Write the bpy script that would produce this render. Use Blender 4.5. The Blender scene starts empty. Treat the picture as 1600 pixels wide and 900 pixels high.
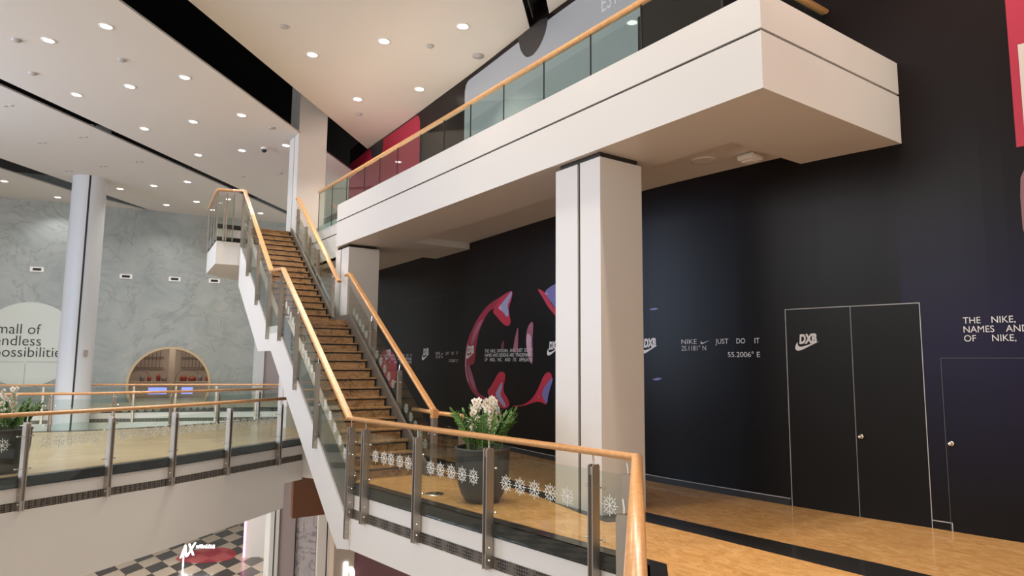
import bpy, math, random
from mathutils import Vector, Matrix
random.seed(7)
C = bpy.context.scene.collection
S = bpy.context.scene

# ------------------------------------------------------------------ camera, sky, lights, exposure
cam_d = bpy.data.cameras.new('camera'); cam = bpy.data.objects.new('camera', cam_d); C.objects.link(cam)
cam_d.sensor_width = 36.0; cam_d.lens = 36.0*1042/1600; cam_d.clip_start = 0.05; cam_d.clip_end = 200
R = ((0.816783, -0.070905, -0.572572), (-0.576883, -0.085753, -0.812313), (0.008498, 0.99379, -0.110946))
cam.matrix_world = Matrix(((R[0][0],R[0][1],R[0][2],0.0),(R[1][0],R[1][1],R[1][2],0.0),(R[2][0],R[2][1],R[2][2],1.86),(0,0,0,1)))
S.camera = cam
S.view_settings.view_transform = 'Standard'; S.view_settings.look = 'None'
S.view_settings.gamma = 1.0; S.view_settings.use_curve_mapping = False
S.view_settings.exposure = 0.42
W = bpy.data.worlds.new('world'); S.world = W; W.use_nodes = True
bg = W.node_tree.nodes['Background']; bg.inputs[0].default_value = (1.0, 0.93, 0.85, 1); bg.inputs[1].default_value = 0.70

def lamp(name, kind, loc, energy, color, target=None, size=1.0, size_y=None, angle=None, blend=0.6, parent=None):
    d = bpy.data.lights.new(name, kind); d.energy = energy; d.color = color
    if kind == 'AREA':
        d.size = size
        if size_y: d.shape = 'RECTANGLE'; d.size_y = size_y
    else:
        d.shadow_soft_size = size
    if kind == 'SPOT':
        d.spot_size = math.radians(angle); d.spot_blend = blend
    o = bpy.data.objects.new(name, d); C.objects.link(o); o.location = loc
    if target is not None:
        o.rotation_euler = (Vector(target)-Vector(loc)).to_track_quat('-Z', 'Y').to_euler()
    if parent: o.parent = parent
    return o
# unseen lamp added for daylight assumed to enter high on the left
lamp('assumed_skylight', 'AREA', (-11, 8, 8.2), 1100, (0.93, 0.97, 1.0), (5, 11, 3), 9, 6)
# added fill lamp, unseen under the walkway, brightening the lower court
lamp('court_fill', 'AREA', (-.6, 17.4, -2.5), 480, (1.0, 0.93, 0.84), (4.0, 27.5, -7.0), 5, 2)
# added unseen blue lamp for an assumed window, giving the black wall its sheen
lamp('assumed_window_lamp', 'AREA', (-9.5, 20.5, 4.8), 800, (0.50, 0.68, 1.0), (6, 14, 3.4), 5, 5.5)

# ------------------------------------------------------------------ helpers
def link(o, parent=None):
    C.objects.link(o)
    if parent is not None: o.parent = parent
    return o
class MB:
    def __init__(s): s.v = []; s.f = []; s.m = []
    def poly(s, pts, mi=0):
        b = len(s.v); s.v += [tuple(p) for p in pts]; s.f.append(tuple(range(b, b+len(pts)))); s.m.append(mi)
    def add(s, verts, faces, mi=0):
        b = len(s.v); s.v += [tuple(p) for p in verts]
        for f in faces: s.f.append(tuple(b+i for i in f)); s.m.append(mi)
    def prism(s, pts, z0, z1, mi=0, axis=None):
        n = len(pts)
        a = sum(pts[i][0]*pts[(i+1) % n][1]-pts[(i+1) % n][0]*pts[i][1] for i in range(n))
        if a < 0: pts = list(reversed(pts))
        vs = [(p[0], p[1], z0) for p in pts]+[(p[0], p[1], z1) for p in pts]
        fs = [tuple(range(n-1, -1, -1)), tuple(range(n, 2*n))]+[(i, (i+1) % n, n+(i+1) % n, n+i) for i in range(n)]
        s.add(vs, fs, mi)
    def box(s, x0, x1, y0, y1, z0, z1, mi=0):
        s.prism([(x0, y0), (x1, y0), (x1, y1), (x0, y1)], z0, z1, mi)
    def obox(s, o, ex, ey, ez, a, b, c, mi=0):
        # box spanned on axes ex,ey,ez over intervals a,b,c from origin o
        o = Vector(o); ex = Vector(ex); ey = Vector(ey); ez = Vector(ez)
        vs = [o+ex*x+ey*y+ez*z for z in c for y in b for x in a]
        s.add(vs, [(0, 2, 3, 1), (4, 5, 7, 6), (0, 1, 5, 4), (2, 6, 7, 3), (0, 4, 6, 2), (1, 3, 7, 5)], mi)
    def extrude(s, pts3, vec, mi=0):
        n = len(pts3); v = Vector(vec)
        vs = [Vector(p) for p in pts3]+[Vector(p)+v for p in pts3]
        fs = [tuple(range(n)), tuple(range(2*n-1, n-1, -1))]+[(i, n+i, n+(i+1) % n, (i+1) % n) for i in range(n)]
        s.add(vs, fs, mi)
    def sweep(s, path, prof, closed_prof=True, mi=0, cap=True):
        # prof: (side, up) pairs; mitred joints
        P = [Vector(p) for p in path]; n = len(P); k = len(prof); rings = []
        for i in range(n):
            d0 = (P[i]-P[i-1]).normalized() if i else None
            d1 = (P[i+1]-P[i]).normalized() if i < n-1 else None
            t = (d0+d1).normalized() if d0 is not None and d1 is not None else (d0 if d1 is None else d1)
            h = Vector((t.x, t.y, 0))
            if h.length < 1e-4: h = Vector(((d0 or d1).x, (d0 or d1).y, 0))
            if h.length < 1e-4: h = Vector((1, 0, 0))
            side = Vector((h.y, -h.x, 0)).normalized(); up = side.cross(t).normalized()
            ms = mu = 1.0
            if d0 is not None and d1 is not None:
                h0 = Vector((d0.x, d0.y, 0)); h1 = Vector((d1.x, d1.y, 0))
                if h0.length > 1e-3 and h1.length > 1e-3:
                    c = max(-1, min(1, h0.normalized().dot(h1.normalized()))); ms = min(2.5, 1/max(.35, math.sqrt((1+c)/2)))
                c = max(-1, min(1, d0.dot(d1))); mu = min(2.0, 1/max(.4, math.sqrt((1+c)/2))) if ms < 1.02 else 1.0
            rings.append([P[i]+side*a*ms+up*b*mu for a, b in prof])
        vs = [v for r in rings for v in r]; fs = []
        for i in range(n-1):
            for j in range(k if closed_prof else k-1):
                a = i*k+j; b = i*k+(j+1) % k
                fs.append((a, b, b+k, a+k))
        if cap and closed_prof:
            fs.append(tuple(range(k-1, -1, -1))); fs.append(tuple(range((n-1)*k, n*k)))
        s.add(vs, fs, mi)
    def tube(s, path, r, n=8, mi=0):
        s.sweep(path, [(r*math.cos(2*math.pi*i/n), r*math.sin(2*math.pi*i/n)) for i in range(n)], mi=mi)
    def rod(s, a, b, r0, r1=None, n=8, mi=0):
        a = Vector(a); b = Vector(b); r1 = r0 if r1 is None else r1
        t = (b-a).normalized(); x = t.orthogonal().normalized(); y = t.cross(x)
        vs = [a+(x*math.cos(q)+y*math.sin(q))*r0 for q in [2*math.pi*i/n for i in range(n)]]+[b+(x*math.cos(q)+y*math.sin(q))*r1 for q in [2*math.pi*i/n for i in range(n)]]
        s.add(vs, [(i, (i+1) % n, n+(i+1) % n, n+i) for i in range(n)]+[tuple(range(n-1, -1, -1)), tuple(range(n, 2*n))], mi)
    def lathe(s, prof, c=(0, 0, 0), n=32, mi=0):
        c = Vector(c); k = len(prof)
        vs = [c+Vector((r*math.cos(2*math.pi*i/n), r*math.sin(2*math.pi*i/n), z)) for i in range(n) for r, z in prof]
        fs = [(i*k+j, ((i+1) % n)*k+j, ((i+1) % n)*k+j+1, i*k+j+1) for i in range(n) for j in range(k-1)]
        s.add(vs, fs, mi)
    def ball(s, c, r, n=8, sc=(1, 1, 1), mi=0):
        c = Vector(c); prof = [(math.sin(math.pi*j/(n//2)), -math.cos(math.pi*j/(n//2))) for j in range(n//2+1)]
        k = len(prof)
        vs = [c+Vector((p*r*math.cos(2*math.pi*i/n)*sc[0], p*r*math.sin(2*math.pi*i/n)*sc[1], z*r*sc[2])) for i in range(n) for p, z in prof]
        s.add(vs, [(i*k+j, ((i+1) % n)*k+j, ((i+1) % n)*k+j+1, i*k+j+1) for i in range(n) for j in range(k-1)], mi)
    def mesh(s, name, mats, smooth=False):
        me = bpy.data.meshes.new(name); me.from_pydata([tuple(v) for v in s.v], [], s.f)
        for m in (mats if isinstance(mats, (list, tuple)) else [mats]): me.materials.append(m)
        for p, i in zip(me.polygons, s.m): p.material_index = i; p.use_smooth = smooth
        me.validate(); me.update()
        return me
    def build(s, name, mats, parent=None, smooth=False, bevel=0):
        o = bpy.data.objects.new(name, s.mesh(name, mats, smooth)); link(o, parent)
        if bevel:
            b = o.modifiers.new('bevel', 'BEVEL'); b.width = bevel; b.segments = 2; b.limit_method = 'ANGLE'
        return o
def tag(o, label=None, cat=None, group=None, kind=None):
    if label: o['label'] = label
    if cat: o['category'] = cat
    if group: o['group'] = group
    if kind: o['kind'] = kind
    return o
def struct(o, label=None, cat=None):
    return tag(o, label, cat, kind='structure')
def thing(name, loc, label, cat, group=None):
    # the parts of a thing are modelled in world coordinates, so each is shifted back when parented
    o = bpy.data.objects.new(name, None); C.objects.link(o); o.location = loc; o.empty_display_size = .1
    return tag(o, label, cat, group)
def part(mb, name, mats, root, smooth=False, bevel=0):
    o = mb.build(name, mats, None, smooth, bevel); adopt(o, root); return o
def adopt(o, root):
    w = Vector((0, 0, 0)); r = root
    while r is not None: w += r.location; r = r.parent
    o.parent = root; o.location = o.location - w
def text_mesh(txt, size=1.0, bold=0.0, shear=0.0, xs=1.0, depth=0.0, align='LEFT'):
    cu = bpy.data.curves.new('text', 'FONT'); cu.body = txt; cu.size = size; cu.offset = bold; cu.shear = shear
    cu.extrude = depth; cu.align_x = align; cu.resolution_u = 4
    ob = bpy.data.objects.new('text', cu); C.objects.link(ob); bpy.context.view_layer.update()
    me = bpy.data.meshes.new_from_object(ob.evaluated_get(bpy.context.evaluated_depsgraph_get()))
    bpy.data.objects.remove(ob); bpy.data.curves.remove(cu)
    vs = [Vector((v.co.x*xs, v.co.y, v.co.z)) for v in me.vertices]; fs = [tuple(p.vertices) for p in me.polygons]
    bpy.data.meshes.remove(me)
    return vs, fs

# ------------------------------------------------------------------ materials
def mat(name, col, rough=.5, metal=0.0, coat=0.0, spec=.5, emit=None, es=0.0):
    m = bpy.data.materials.new(name); m.use_nodes = True; b = m.node_tree.nodes['Principled BSDF']
    b.inputs['Base Color'].default_value = (*col, 1); b.inputs['Roughness'].default_value = rough
    b.inputs['Metallic'].default_value = metal; b.inputs['Coat Weight'].default_value = coat
    b.inputs['Specular IOR Level'].default_value = spec
    if emit: b.inputs['Emission Color'].default_value = (*emit, 1); b.inputs['Emission Strength'].default_value = es
    return m
def nt(m):
    t = m.node_tree; return t, t.nodes, t.links, t.nodes['Principled BSDF']
def ramp(N, stops, interp='LINEAR'):
    r = N.new('ShaderNodeValToRGB'); cr = r.color_ramp; cr.interpolation = interp
    while len(cr.elements) < len(stops): cr.elements.new(.5)
    for e, (p, c) in zip(cr.elements, stops): e.position = p; e.color = (*c, 1)
    return r
def coords(N, L, scale=(1, 1, 1), rot=(0, 0, 0)):
    g = N.new('ShaderNodeNewGeometry'); mp = N.new('ShaderNodeMapping')
    mp.inputs['Scale'].default_value = scale; mp.inputs['Rotation'].default_value = rot
    L.new(g.outputs['Position'], mp.inputs['Vector']); return mp
def noise(N, L, vec, scale, detail=6, rough=.6, dist=0.0):
    n = N.new('ShaderNodeTexNoise'); n.inputs['Scale'].default_value = scale; n.inputs['Detail'].default_value = detail
    n.inputs['Roughness'].default_value = rough; n.inputs['Distortion'].default_value = dist
    L.new(vec.outputs[0], n.inputs['Vector']); return n
def mixc(N, L, a, b, fac, mode='MIX'):
    x = N.new('ShaderNodeMix'); x.data_type = 'RGBA'; x.blend_type = mode
    for sock, val in ((x.inputs[0], fac), (x.inputs[6], a), (x.inputs[7], b)):
        if hasattr(val, 'is_output'): L.new(val, sock)
        elif isinstance(val, tuple): sock.default_value = (*val, 1)
        else: sock.default_value = val
    return x.outputs[2]
def marble(name, stops, scale, rough, vein=None, vscale=1.0, vw=.03, stretch=(1, 1, 1), tile=None, tilecol=(.1, .08, .05), dist=1.5, coat=0.0):
    m = mat(name, (1, 1, 1), rough, coat=coat); t, N, L, B = nt(m)
    mp = coords(N, L, stretch); n = noise(N, L, mp, scale, 8, .65, dist); r = ramp(N, stops); L.new(n.outputs[0], r.inputs[0]); out = r.outputs[0]
    if vein:
        v = noise(N, L, mp, vscale, 7, .6, 1.2); a = N.new('ShaderNodeMath'); a.operation = 'SUBTRACT'; a.inputs[1].default_value = .5; L.new(v.outputs[0], a.inputs[0])
        ab = N.new('ShaderNodeMath'); ab.operation = 'ABSOLUTE'; L.new(a.outputs[0], ab.inputs[0])
        vr = ramp(N, [(0, (1, 1, 1)), (vw, (0, 0, 0))]); L.new(ab.outputs[0], vr.inputs[0]); out = mixc(N, L, out, vein, vr.outputs[0])
    if tile:
        mp2 = coords(N, L); br = N.new('ShaderNodeTexBrick'); br.offset = 0; br.inputs['Scale'].default_value = 1; br.inputs['Mortar Size'].default_value = .0025
        br.inputs['Brick Width'].default_value = tile; br.inputs['Row Height'].default_value = tile; br.inputs['Color1'].default_value = (0, 0, 0, 1); br.inputs['Color2'].default_value = (0, 0, 0, 1); br.inputs['Mortar'].default_value = (1, 1, 1, 1)
        L.new(mp2.outputs[0], br.inputs['Vector']); out = mixc(N, L, out, tilecol, br.outputs['Color'])
    L.new(out, B.inputs['Base Color']); return m
M = {}
M['white'] = mat('white_paint', (.70, .66, .62), .45)
M['panel'] = mat('white_panel', (.70, .665, .63), .38)
M['ceil'] = mat('ceiling_paint', (.72, .68, .63), .7)
M['edge'] = mat('ceiling_edge', (.45, .43, .42), .6)
M['void'] = mat('black_void', (.004, .004, .004), .9, spec=.1)
M['black'] = mat('black_recess', (.01, .01, .011), .5)
M['granite'] = mat('black_granite', (.018, .016, .015), .16)
M['steel'] = mat('brushed_steel', (.46, .41, .36), .40, .85)
M['chrome'] = mat('polished_steel', (.75, .73, .70), .15, 1.0)
M['bronze'] = mat('bronze_plate', (.15, .132, .115), .38, .3)
M['frost'] = mat('frosted_film', (.72, .71, .66), .8)
M['lampglow'] = mat('lamp_glow', (1, 1, 1), .5, emit=(1, .95, .88), es=9.0)
M['trimwhite'] = mat('lamp_trim', (.85, .83, .8), .4)
M['line'] = mat('silver_line', (.42, .41, .42), .4)
M['letter'] = mat('white_vinyl', (.62, .61, .63), .5)
M['pot'] = mat('charcoal_pot', (.045, .043, .042), .45)
M['soil'] = mat('soil', (.03, .02, .013), .95)
M['leaf'] = mat('leaf', (.06, .16, .03), .4)
M['leaf2'] = mat('leaf_light', (.12, .24, .06), .4)
M['stem'] = mat('stem', (.16, .25, .07), .5)
M['petal'] = mat('orchid_petal', (.86, .80, .74), .5)
M['petalc'] = mat('orchid_throat', (.55, .35, .12), .5)
M['grill'] = mat('perforated_strip', (.05, .045, .04), .5, .3)
M['red'] = mat('print_red', (.42, .012, .045), .45)
M['red2'] = mat('print_dark_red', (.22, .015, .04), .4)
M['redband'] = mat('print_crimson', (.26, .010, .035), .4)
M['pink'] = mat('print_pink', (.30, .09, .15), .4)
M['pinkw'] = mat('print_pale_pink', (.5, .32, .42), .4)
M['lilac'] = mat('print_lilac', (.27, .27, .45), .4)
M['blue'] = mat('print_blue', (.14, .13, .36), .4)
M['plum'] = mat('print_plum', (.10, .02, .045), .4)
M['grey'] = mat('print_grey', (.36, .375, .40), .5)
M['grey2'] = mat('print_grey_dark', (.30, .32, .34), .5)
M['ash'] = mat('print_ash', (.032, .026, .026), .5)
M['offwhite'] = mat('print_offwhite', (.62, .55, .52), .5)
M['rose'] = mat('print_rose', (.20, .09, .10), .5)
M['wood2'] = mat('bulkhead_wood', (.19, .075, .03), .5)
M['beige'] = mat('beige_wall', (.50, .41, .34), .6)
M['mauve'] = mat('mauve_panel', (.33, .28, .29), .5)
M['lettering'] = mat('black_lettering', (.012, .012, .013), .5)
M['bluepaint'] = mat('pale_blue_paint', (.58, .595, .61), .4)
M['ringwood'] = mat('pale_oak', (.55, .42, .26), .5)
M['neon'] = mat('neon_white', (1, 1, 1), .5, emit=(.93, .97, 1), es=6.0)
M['screen'] = mat('lit_screen', (.1, .1, .3), .4, emit=(.25, .3, .95), es=1.2)
M['pinkglow'] = mat('pink_tube', (.9, .5, .7), .4, emit=(1, .35, .6), es=1.5)
M['copper'] = mat('red_goods', (.28, .05, .03), .5)
M['chairgrey'] = mat('shop_grey', (.22, .2, .2), .6)
M['camblack'] = mat('camera_black', (.02, .02, .02), .25)

M['floor'] = marble('golden_marble', [(.25, (.40, .19, .060)), (.45, (.55, .29, .10)), (.6, (.63, .36, .14)), (.8, (.72, .47, .22))], 3.4, .13, vein=(.42, .22, .085), vscale=2.6, vw=.014, stretch=(1.6, .8, 1), tile=1.2, tilecol=(.44, .26, .11), dist=2.0)
M['tread'] = marble('brown_marble', [(.2, (.19, .10, .045)), (.45, (.32, .185, .085)), (.65, (.41, .25, .125)), (.85, (.53, .36, .20))], 3.0, .2, vein=(.10, .045, .018), vscale=1.7, vw=.016, stretch=(1.0, 1.0, 1.6), dist=2.2)
M['wallmarble'] = marble('grey_marble', [(.2, (.25, .28, .28)), (.42, (.315, .345, .34)), (.6, (.37, .39, .375)), (.85, (.45, .455, .42))], .45, .35, vein=(.265, .275, .255), vscale=.30, vw=.010, stretch=(1, 1, 1.4), dist=2.6)
M['palefloor'] = marble('pale_marble', [(.25, (.48, .32, .165)), (.5, (.60, .43, .24)), (.8, (.72, .56, .36))], 1.6, .2, vein=(.52, .35, .18), vscale=1.4, vw=.012, stretch=(.5, 1.6, 1), tile=1.2, tilecol=(.42, .31, .19), dist=1.5)
M['marblepanel'] = marble('veined_panel', [(.3, (.42, .39, .42)), (.7, (.58, .55, .58))], 1.2, .3, vein=(.22, .2, .24), vscale=1.0, vw=.02, dist=2)
# beech handrail
m = mat('beech_wood', (1, 1, 1), .28, coat=.7); t, N, L, B = nt(m)
mp = coords(N, L, (3, 3, 3)); n = noise(N, L, mp, 6, 4, .5, .4); r = ramp(N, [(.3, (.58, .28, .10)), (.7, (.70, .37, .155))]); L.new(n.outputs[0], r.inputs[0]); L.new(r.outputs[0], B.inputs['Base Color']); B.inputs['Coat Roughness'].default_value = .25
M['wood'] = m
# black printed hoarding vinyl: navy print on the right panel, faint maroon towards the top
m = mat('hoarding_vinyl', (1, 1, 1), .36, spec=.15); t, N, L, B = nt(m)
g = N.new('ShaderNodeNewGeometry'); sx = N.new('ShaderNodeSeparateXYZ'); L.new(g.outputs['Position'], sx.inputs[0])
def rng(src, a, b):
    q = N.new('ShaderNodeMapRange'); q.inputs[1].default_value = a; q.inputs[2].default_value = b; L.new(src, q.inputs[0]); return q.outputs[0]
ry = rng(sx.outputs[1], 3.9, 3.86); rz0 = rng(sx.outputs[2], 3.9, 2.4); rz1 = rng(sx.outputs[2], .2, 2.0); rzm = N.new('ShaderNodeMath'); rzm.operation = 'MULTIPLY'; L.new(rz0, rzm.inputs[0]); L.new(rz1, rzm.inputs[1]); rz = rzm.outputs[0]; mu = N.new('ShaderNodeMath'); mu.operation = 'MULTIPLY'; L.new(ry, mu.inputs[0]); L.new(rz, mu.inputs[1])
c1 = mixc(N, L, (.0058, .0052, .0058), (.011, .006, .006), rng(sx.outputs[2], 3.0, 6.0)); c2 = mixc(N, L, c1, (.012, .010, .032), mu.outputs[0]); L.new(c2, B.inputs['Base Color'])
M['vinyl'] = m
M['vinylk'] = mat('door_vinyl', (.0058, .0052, .0058), .36, spec=.15)
M['line2'] = mat('faint_line', (.07, .07, .08), .5)
# architectural glass: clear sheet with a green cast and fresnel reflection
def glassmat(name, tint, ior=1.5):
    m = bpy.data.materials.new(name); m.use_nodes = True; t = m.node_tree; N = t.nodes; L = t.links; N.clear()
    o = N.new('ShaderNodeOutputMaterial'); mx = N.new('ShaderNodeMixShader'); tr = N.new('ShaderNodeBsdfTransparent'); gl = N.new('ShaderNodeBsdfGlossy'); fr = N.new('ShaderNodeFresnel')
    fr.inputs['IOR'].default_value = ior; tr.inputs[0].default_value = (*tint, 1); gl.inputs['Roughness'].default_value = .01
    gm_ = N.new('ShaderNodeNewGeometry'); io = N.new('ShaderNodeMix'); io.inputs[2].default_value = ior; io.inputs[3].default_value = 1/ior; L.new(gm_.outputs['Backfacing'], io.inputs[0]); L.new(io.outputs[0], fr.inputs['IOR'])
    L.new(fr.outputs[0], mx.inputs[0]); L.new(tr.outputs[0], mx.inputs[1]); L.new(gl.outputs[0], mx.inputs[2]); L.new(mx.outputs[0], o.inputs[0]); return m
M['glass'] = glassmat('clear_glass', (.90, .94, .92), 1.4)
M['glassb'] = glassmat('balcony_glass', (.82, .90, .87), 1.4)
# lower court mosaic of dark and pale diamonds with a red patch of carpet
m = mat('mosaic', (1, 1, 1), .25); t, N, L, B = nt(m)
mp = coords(N, L, (1.0, 1.0, 1.0), (0, 0, math.radians(20))); ck = N.new('ShaderNodeTexChecker'); ck.inputs['Scale'].default_value = 1.75; ck.inputs[1].default_value = (.055, .04, .035, 1); ck.inputs[2].default_value = (.58, .46, .34, 1)
sh = N.new('ShaderNodeMapping'); sh.inputs['Rotation'].default_value = (0, 0, math.radians(45)); sh.inputs['Scale'].default_value = (1, .55, 1); L.new(mp.outputs[0], sh.inputs['Vector']); L.new(sh.outputs[0], ck.inputs['Vector'])
L.new(ck.outputs[0], B.inputs['Base Color']); M['mosaic'] = m
M['carpet'] = mat('red_film', (.62, .06, .09), .5); M['carpet'].node_tree.nodes['Principled BSDF'].inputs['Alpha'].default_value = .6

# ------------------------------------------------------------------ measured plan
KN = [(-3, 10.3), (0, 9.35), (2.0, 8.88), (2.86, 8.70), (3.78, 8.56), (4.8, 8.38), (6.4, 8.2), (7.68, 8.12), (9.6, 8.16), (11.2, 8.24), (13.5, 8.40), (15.5, 8.5), (18, 8.62), (21, 8.72), (23, 8.85)]
def wx(y):
    n = len(KN)
    if y <= KN[0][0]: return KN[0][1]
    if y >= KN[-1][0]: return KN[-1][1]
    i = max(j for j in range(n-1) if KN[j][0] <= y)
    def m(j):
        a = max(0, j-1); b = min(n-1, j+1); return (KN[b][1]-KN[a][1])/(KN[b][0]-KN[a][0])
    y0, x0 = KN[i]; y1, x1 = KN[i+1]; h = y1-y0; q = (y-y0)/h
    return (2*q**3-3*q*q+1)*x0+(q**3-2*q*q+q)*h*m(i)+(-2*q**3+3*q*q)*x1+(q**3-q*q)*h*m(i+1)
def wp(y, z, off=0.0):                       # a point on the curved hoarding, off metres in front of it
    dx = (wx(y+.02)-wx(y-.02))/.04; l = math.hypot(1, dx)
    return Vector((wx(y)-off/l, y+off*dx/l, z))
STH = math.radians(-1.807); SDR = Vector((-math.sin(STH), math.cos(STH), 0)); SLA = Vector((math.cos(STH), math.sin(STH), 0)); SO = Vector((3.853, 10.227, 0))
SR, SG, SL = .172, .255, 1.112
def st(s, t, z): return SO+SLA*s+SDR*t+Vector((0, 0, z))
T2 = 15*SG+SL; TT = T2+15*SG; ZL = 16*SR; ZT = 32*SR; SLP = SR/SG
def nose(t): return SR+SLP*t if t < 15*SG else (ZL if t < T2-.2 else ZL+SR+SLP*(t-T2))
BP = Vector((-1.77, 34.29, 0)); BE = Vector((.9869, -.1616, 0)); BN = Vector((.1616, .9869, 0))
def bw(u, z, d=0.0): return BP+BE*u+BN*d+Vector((0, 0, z))      # back wall: along, up, d behind
NP = [(3.98, 9.93), (4.65, 4.54), (1.0, 1.0)]
WP = [(-9, 9.0), (-.42, 12.95), (2.0, 14.1), (3.4, 14.95), (5.35, 16.16)]
MP = [(7.5, 23.3), (5.5, 22.0), (3.2, 21.2), (1.1, 21.0), (-.5, 21.4), (-9, 23.0)]
FP = [(-9, 32.0), (-.7, 29.9), (1.74, 29.6), (4.2, 28.8), (7.0, 27.7), (11, 26.1)]

# ------------------------------------------------------------------ room shell
M['farfloor'] = mat('far_floor', (.42, .36, .28), .55, spec=.25)
b = MB(); b.prism([(1.07, -3), (1.07, .93), (4.757, 4.504), (4.07, 9.9), (4.05, 10.3), (5.95, 14.9), (5.30, 16.235), (3.35, 15.035), (1.96, 14.19), (-.46, 13.04), (-9, 9.09), (-9, 22.9), (-.5, 21.3), (1.1, 20.9), (3.2, 21.1), (5.5, 21.9), (7.5, 23.2), (10, 24.4), (10.6, -3)], -.9, 0)
me_idx = []
for i, f in enumerate(b.f): b.m[i] = 0 if i == 1 else 1
struct(b.build('floor', [M['floor'], M['white']]), 'golden marble floor of the main gallery and walkway', 'floor')
b = MB(); b.prism([(-12, 33.0), (-.66, 30.0), (1.78, 29.7), (4.24, 28.9), (7.04, 27.8), (14, 25.2), (14, 40), (-12, 42)], -.9, 0)
for i in range(len(b.f)): b.m[i] = 0 if i == 1 else 1
struct(b.build('floor', [M['farfloor'], M['white']]), 'floor of the far walkway before the marble wall', 'floor')
b = MB(); b.poly([(-14, -4, -5.5), (16, -4, -5.5), (16, 46, -5.5), (-14, 46, -5.5)])
struct(b.build('floor', M['mosaic']), 'dark and pale diamond mosaic floor of the lower court', 'floor')
# curved black hoarding wall
b = MB(); ys = [-3+26*i/130 for i in range(131)]
for y0, y1 in zip(ys, ys[1:]):
    b.poly([wp(y1, 0), wp(y0, 0), wp(y0, 9.6), wp(y1, 9.6)]); b.poly([wp(y0, 0, -.12), wp(y1, 0, -.12), wp(y1, 9.6, -.12), wp(y0, 9.6, -.12)])
b.poly([wp(23, 0, -.12), wp(23, 0), wp(23, 9.6), wp(23, 9.6, -.12)])
struct(b.build('wall_right', M['vinyl']), 'curved wall of matt black printed hoarding', 'wall')
# marble wall with a round opening
b = MB(); cu, cz, rr = 6.68, .75, 1.66; n = 64; U0, U1, Z0, Z1 = -12, 16, -5.5, 9.6
def edge(a):
    c, s_ = math.cos(a), math.sin(a); k = 1e9
    if c > 1e-9: k = min(k, (U1-cu)/c)
    if c < -1e-9: k = min(k, (U0-cu)/c)
    if s_ > 1e-9: k = min(k, (Z1-cz)/s_)
    if s_ < -1e-9: k = min(k, (Z0-cz)/s_)
    return cu+c*k, cz+s_*k
angs = sorted([2*math.pi*i/n for i in range(n)]+[math.atan2(z-cz, u-cu) % (2*math.pi) for u in (U0, U1) for z in (Z0, Z1)])
for a0, a1 in zip(angs, angs[1:]+[angs[0]+2*math.pi]):
    e0 = edge(a0); e1 = edge(a1); i0 = (cu+rr*math.cos(a0), cz+rr*math.sin(a0)); i1 = (cu+rr*math.cos(a1), cz+rr*math.sin(a1))
    b.poly([bw(*i0), bw(*i1), bw(*e1), bw(*e0)]); b.poly([bw(*i1), bw(*i0), bw(*i0, .35), bw(*i1, .35)])
struct(b.build('wall_back', M['wallmarble']), 'pale grey veined marble wall with a round opening', 'wall')
# ceiling bands with black slots between them
def ceiling(poly, z, label):
    b = MB(); b.prism(poly, z, z+.045)
    for i in range(len(b.f)): b.m[i] = 0 if i == 0 else 1
    return struct(b.build('ceiling', [M['ceil'], M['edge']]), label, 'ceiling')
ceiling([(-10, 2.25), (9.25, 21.58), (9.25, 12.13), (-10, -7.5)], 9.1, 'highest white ceiling band above the balcony')
ceiling([(-10, -8.2), (9.7, 11.9), (14, 11.9), (14, -14), (-10, -14)], 9.1, 'white ceiling band by the black wall')
ceiling([(-12, .66), (.74, 13.85), (5.62, 18.91), (10.5, 23.95), (10.5, 31.7), (6.13, 27.15), (-1.22, 19.59), (-12, 8.5)], 8.5, 'wide white middle ceiling band')
ceiling([(-12, 8.95), (-1.26, 20.05), (6.06, 27.62), (11.5, 33.25), (4.6, 33.4), (3.6, 33.3), (-1.52, 27.59), (-12, 16.2)], 8.5, 'white ceiling band before the marble wall')
ceiling([(-12, 18.6), (-1.59, 29.12), (.64, 31.45), (3.3, 33.3), (3.5, 33.6), (-12, 36.0)], 8.5, 'white ceiling band in the far left corner')
b = MB(); b.prism([(-14, -14), (16, -14), (16, 44), (-14, 44)], 10.4, 10.5)
struct(b.build('ceiling', M['void']), 'black void above the ceiling bands', 'ceiling')

# floor inlays, slab edges, skirting
b = MB(); b.prism([(6.25, 0), (6.12, 3.7), (6.06, 5.0), (6.0, 5.8), (5.6, 5.97), (5.64, 6.46), (5.86, 7.65), (6.0, 9.5), (6.1, 14), (6.5, 14), (6.42, 9.5), (6.22, 8.6), (6.1, 7.9), (6.0, 7.2), (6.0, 6.2), (6.38, 6.1), (6.47, 4.9), (6.62, 3.38), (6.8, 0)], 0, .003)
struct(b.build('trim_1', M['granite']), 'black granite inlay running past the pillar', 'trim')
def offs(path, d):
    out = []
    for i, p in enumerate(path):
        a = Vector((*path[max(0, i-1)], 0)); c = Vector((*path[min(len(path)-1, i+1)], 0)); q = Vector((*p, 0))
        d0 = (q-a).normalized() if i else (c-q).normalized(); d1 = (c-q).normalized() if i < len(path)-1 else d0
        n0 = Vector((-d0.y, d0.x, 0)); n1 = Vector((-d1.y, d1.x, 0)); nn = (n0+n1).normalized(); k = d/max(.3, nn.dot(n0))
        out.append((p[0]+nn.x*k, p[1]+nn.y*k))
    return out
def strip(b, path, d0, d1, z0, z1, mi=0):
    A = offs(path, d0); B = offs(path, d1)
    for i in range(len(path)-1):
        b.prism([A[i], A[i+1], B[i+1], B[i]], z0, z1, mi)
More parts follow.
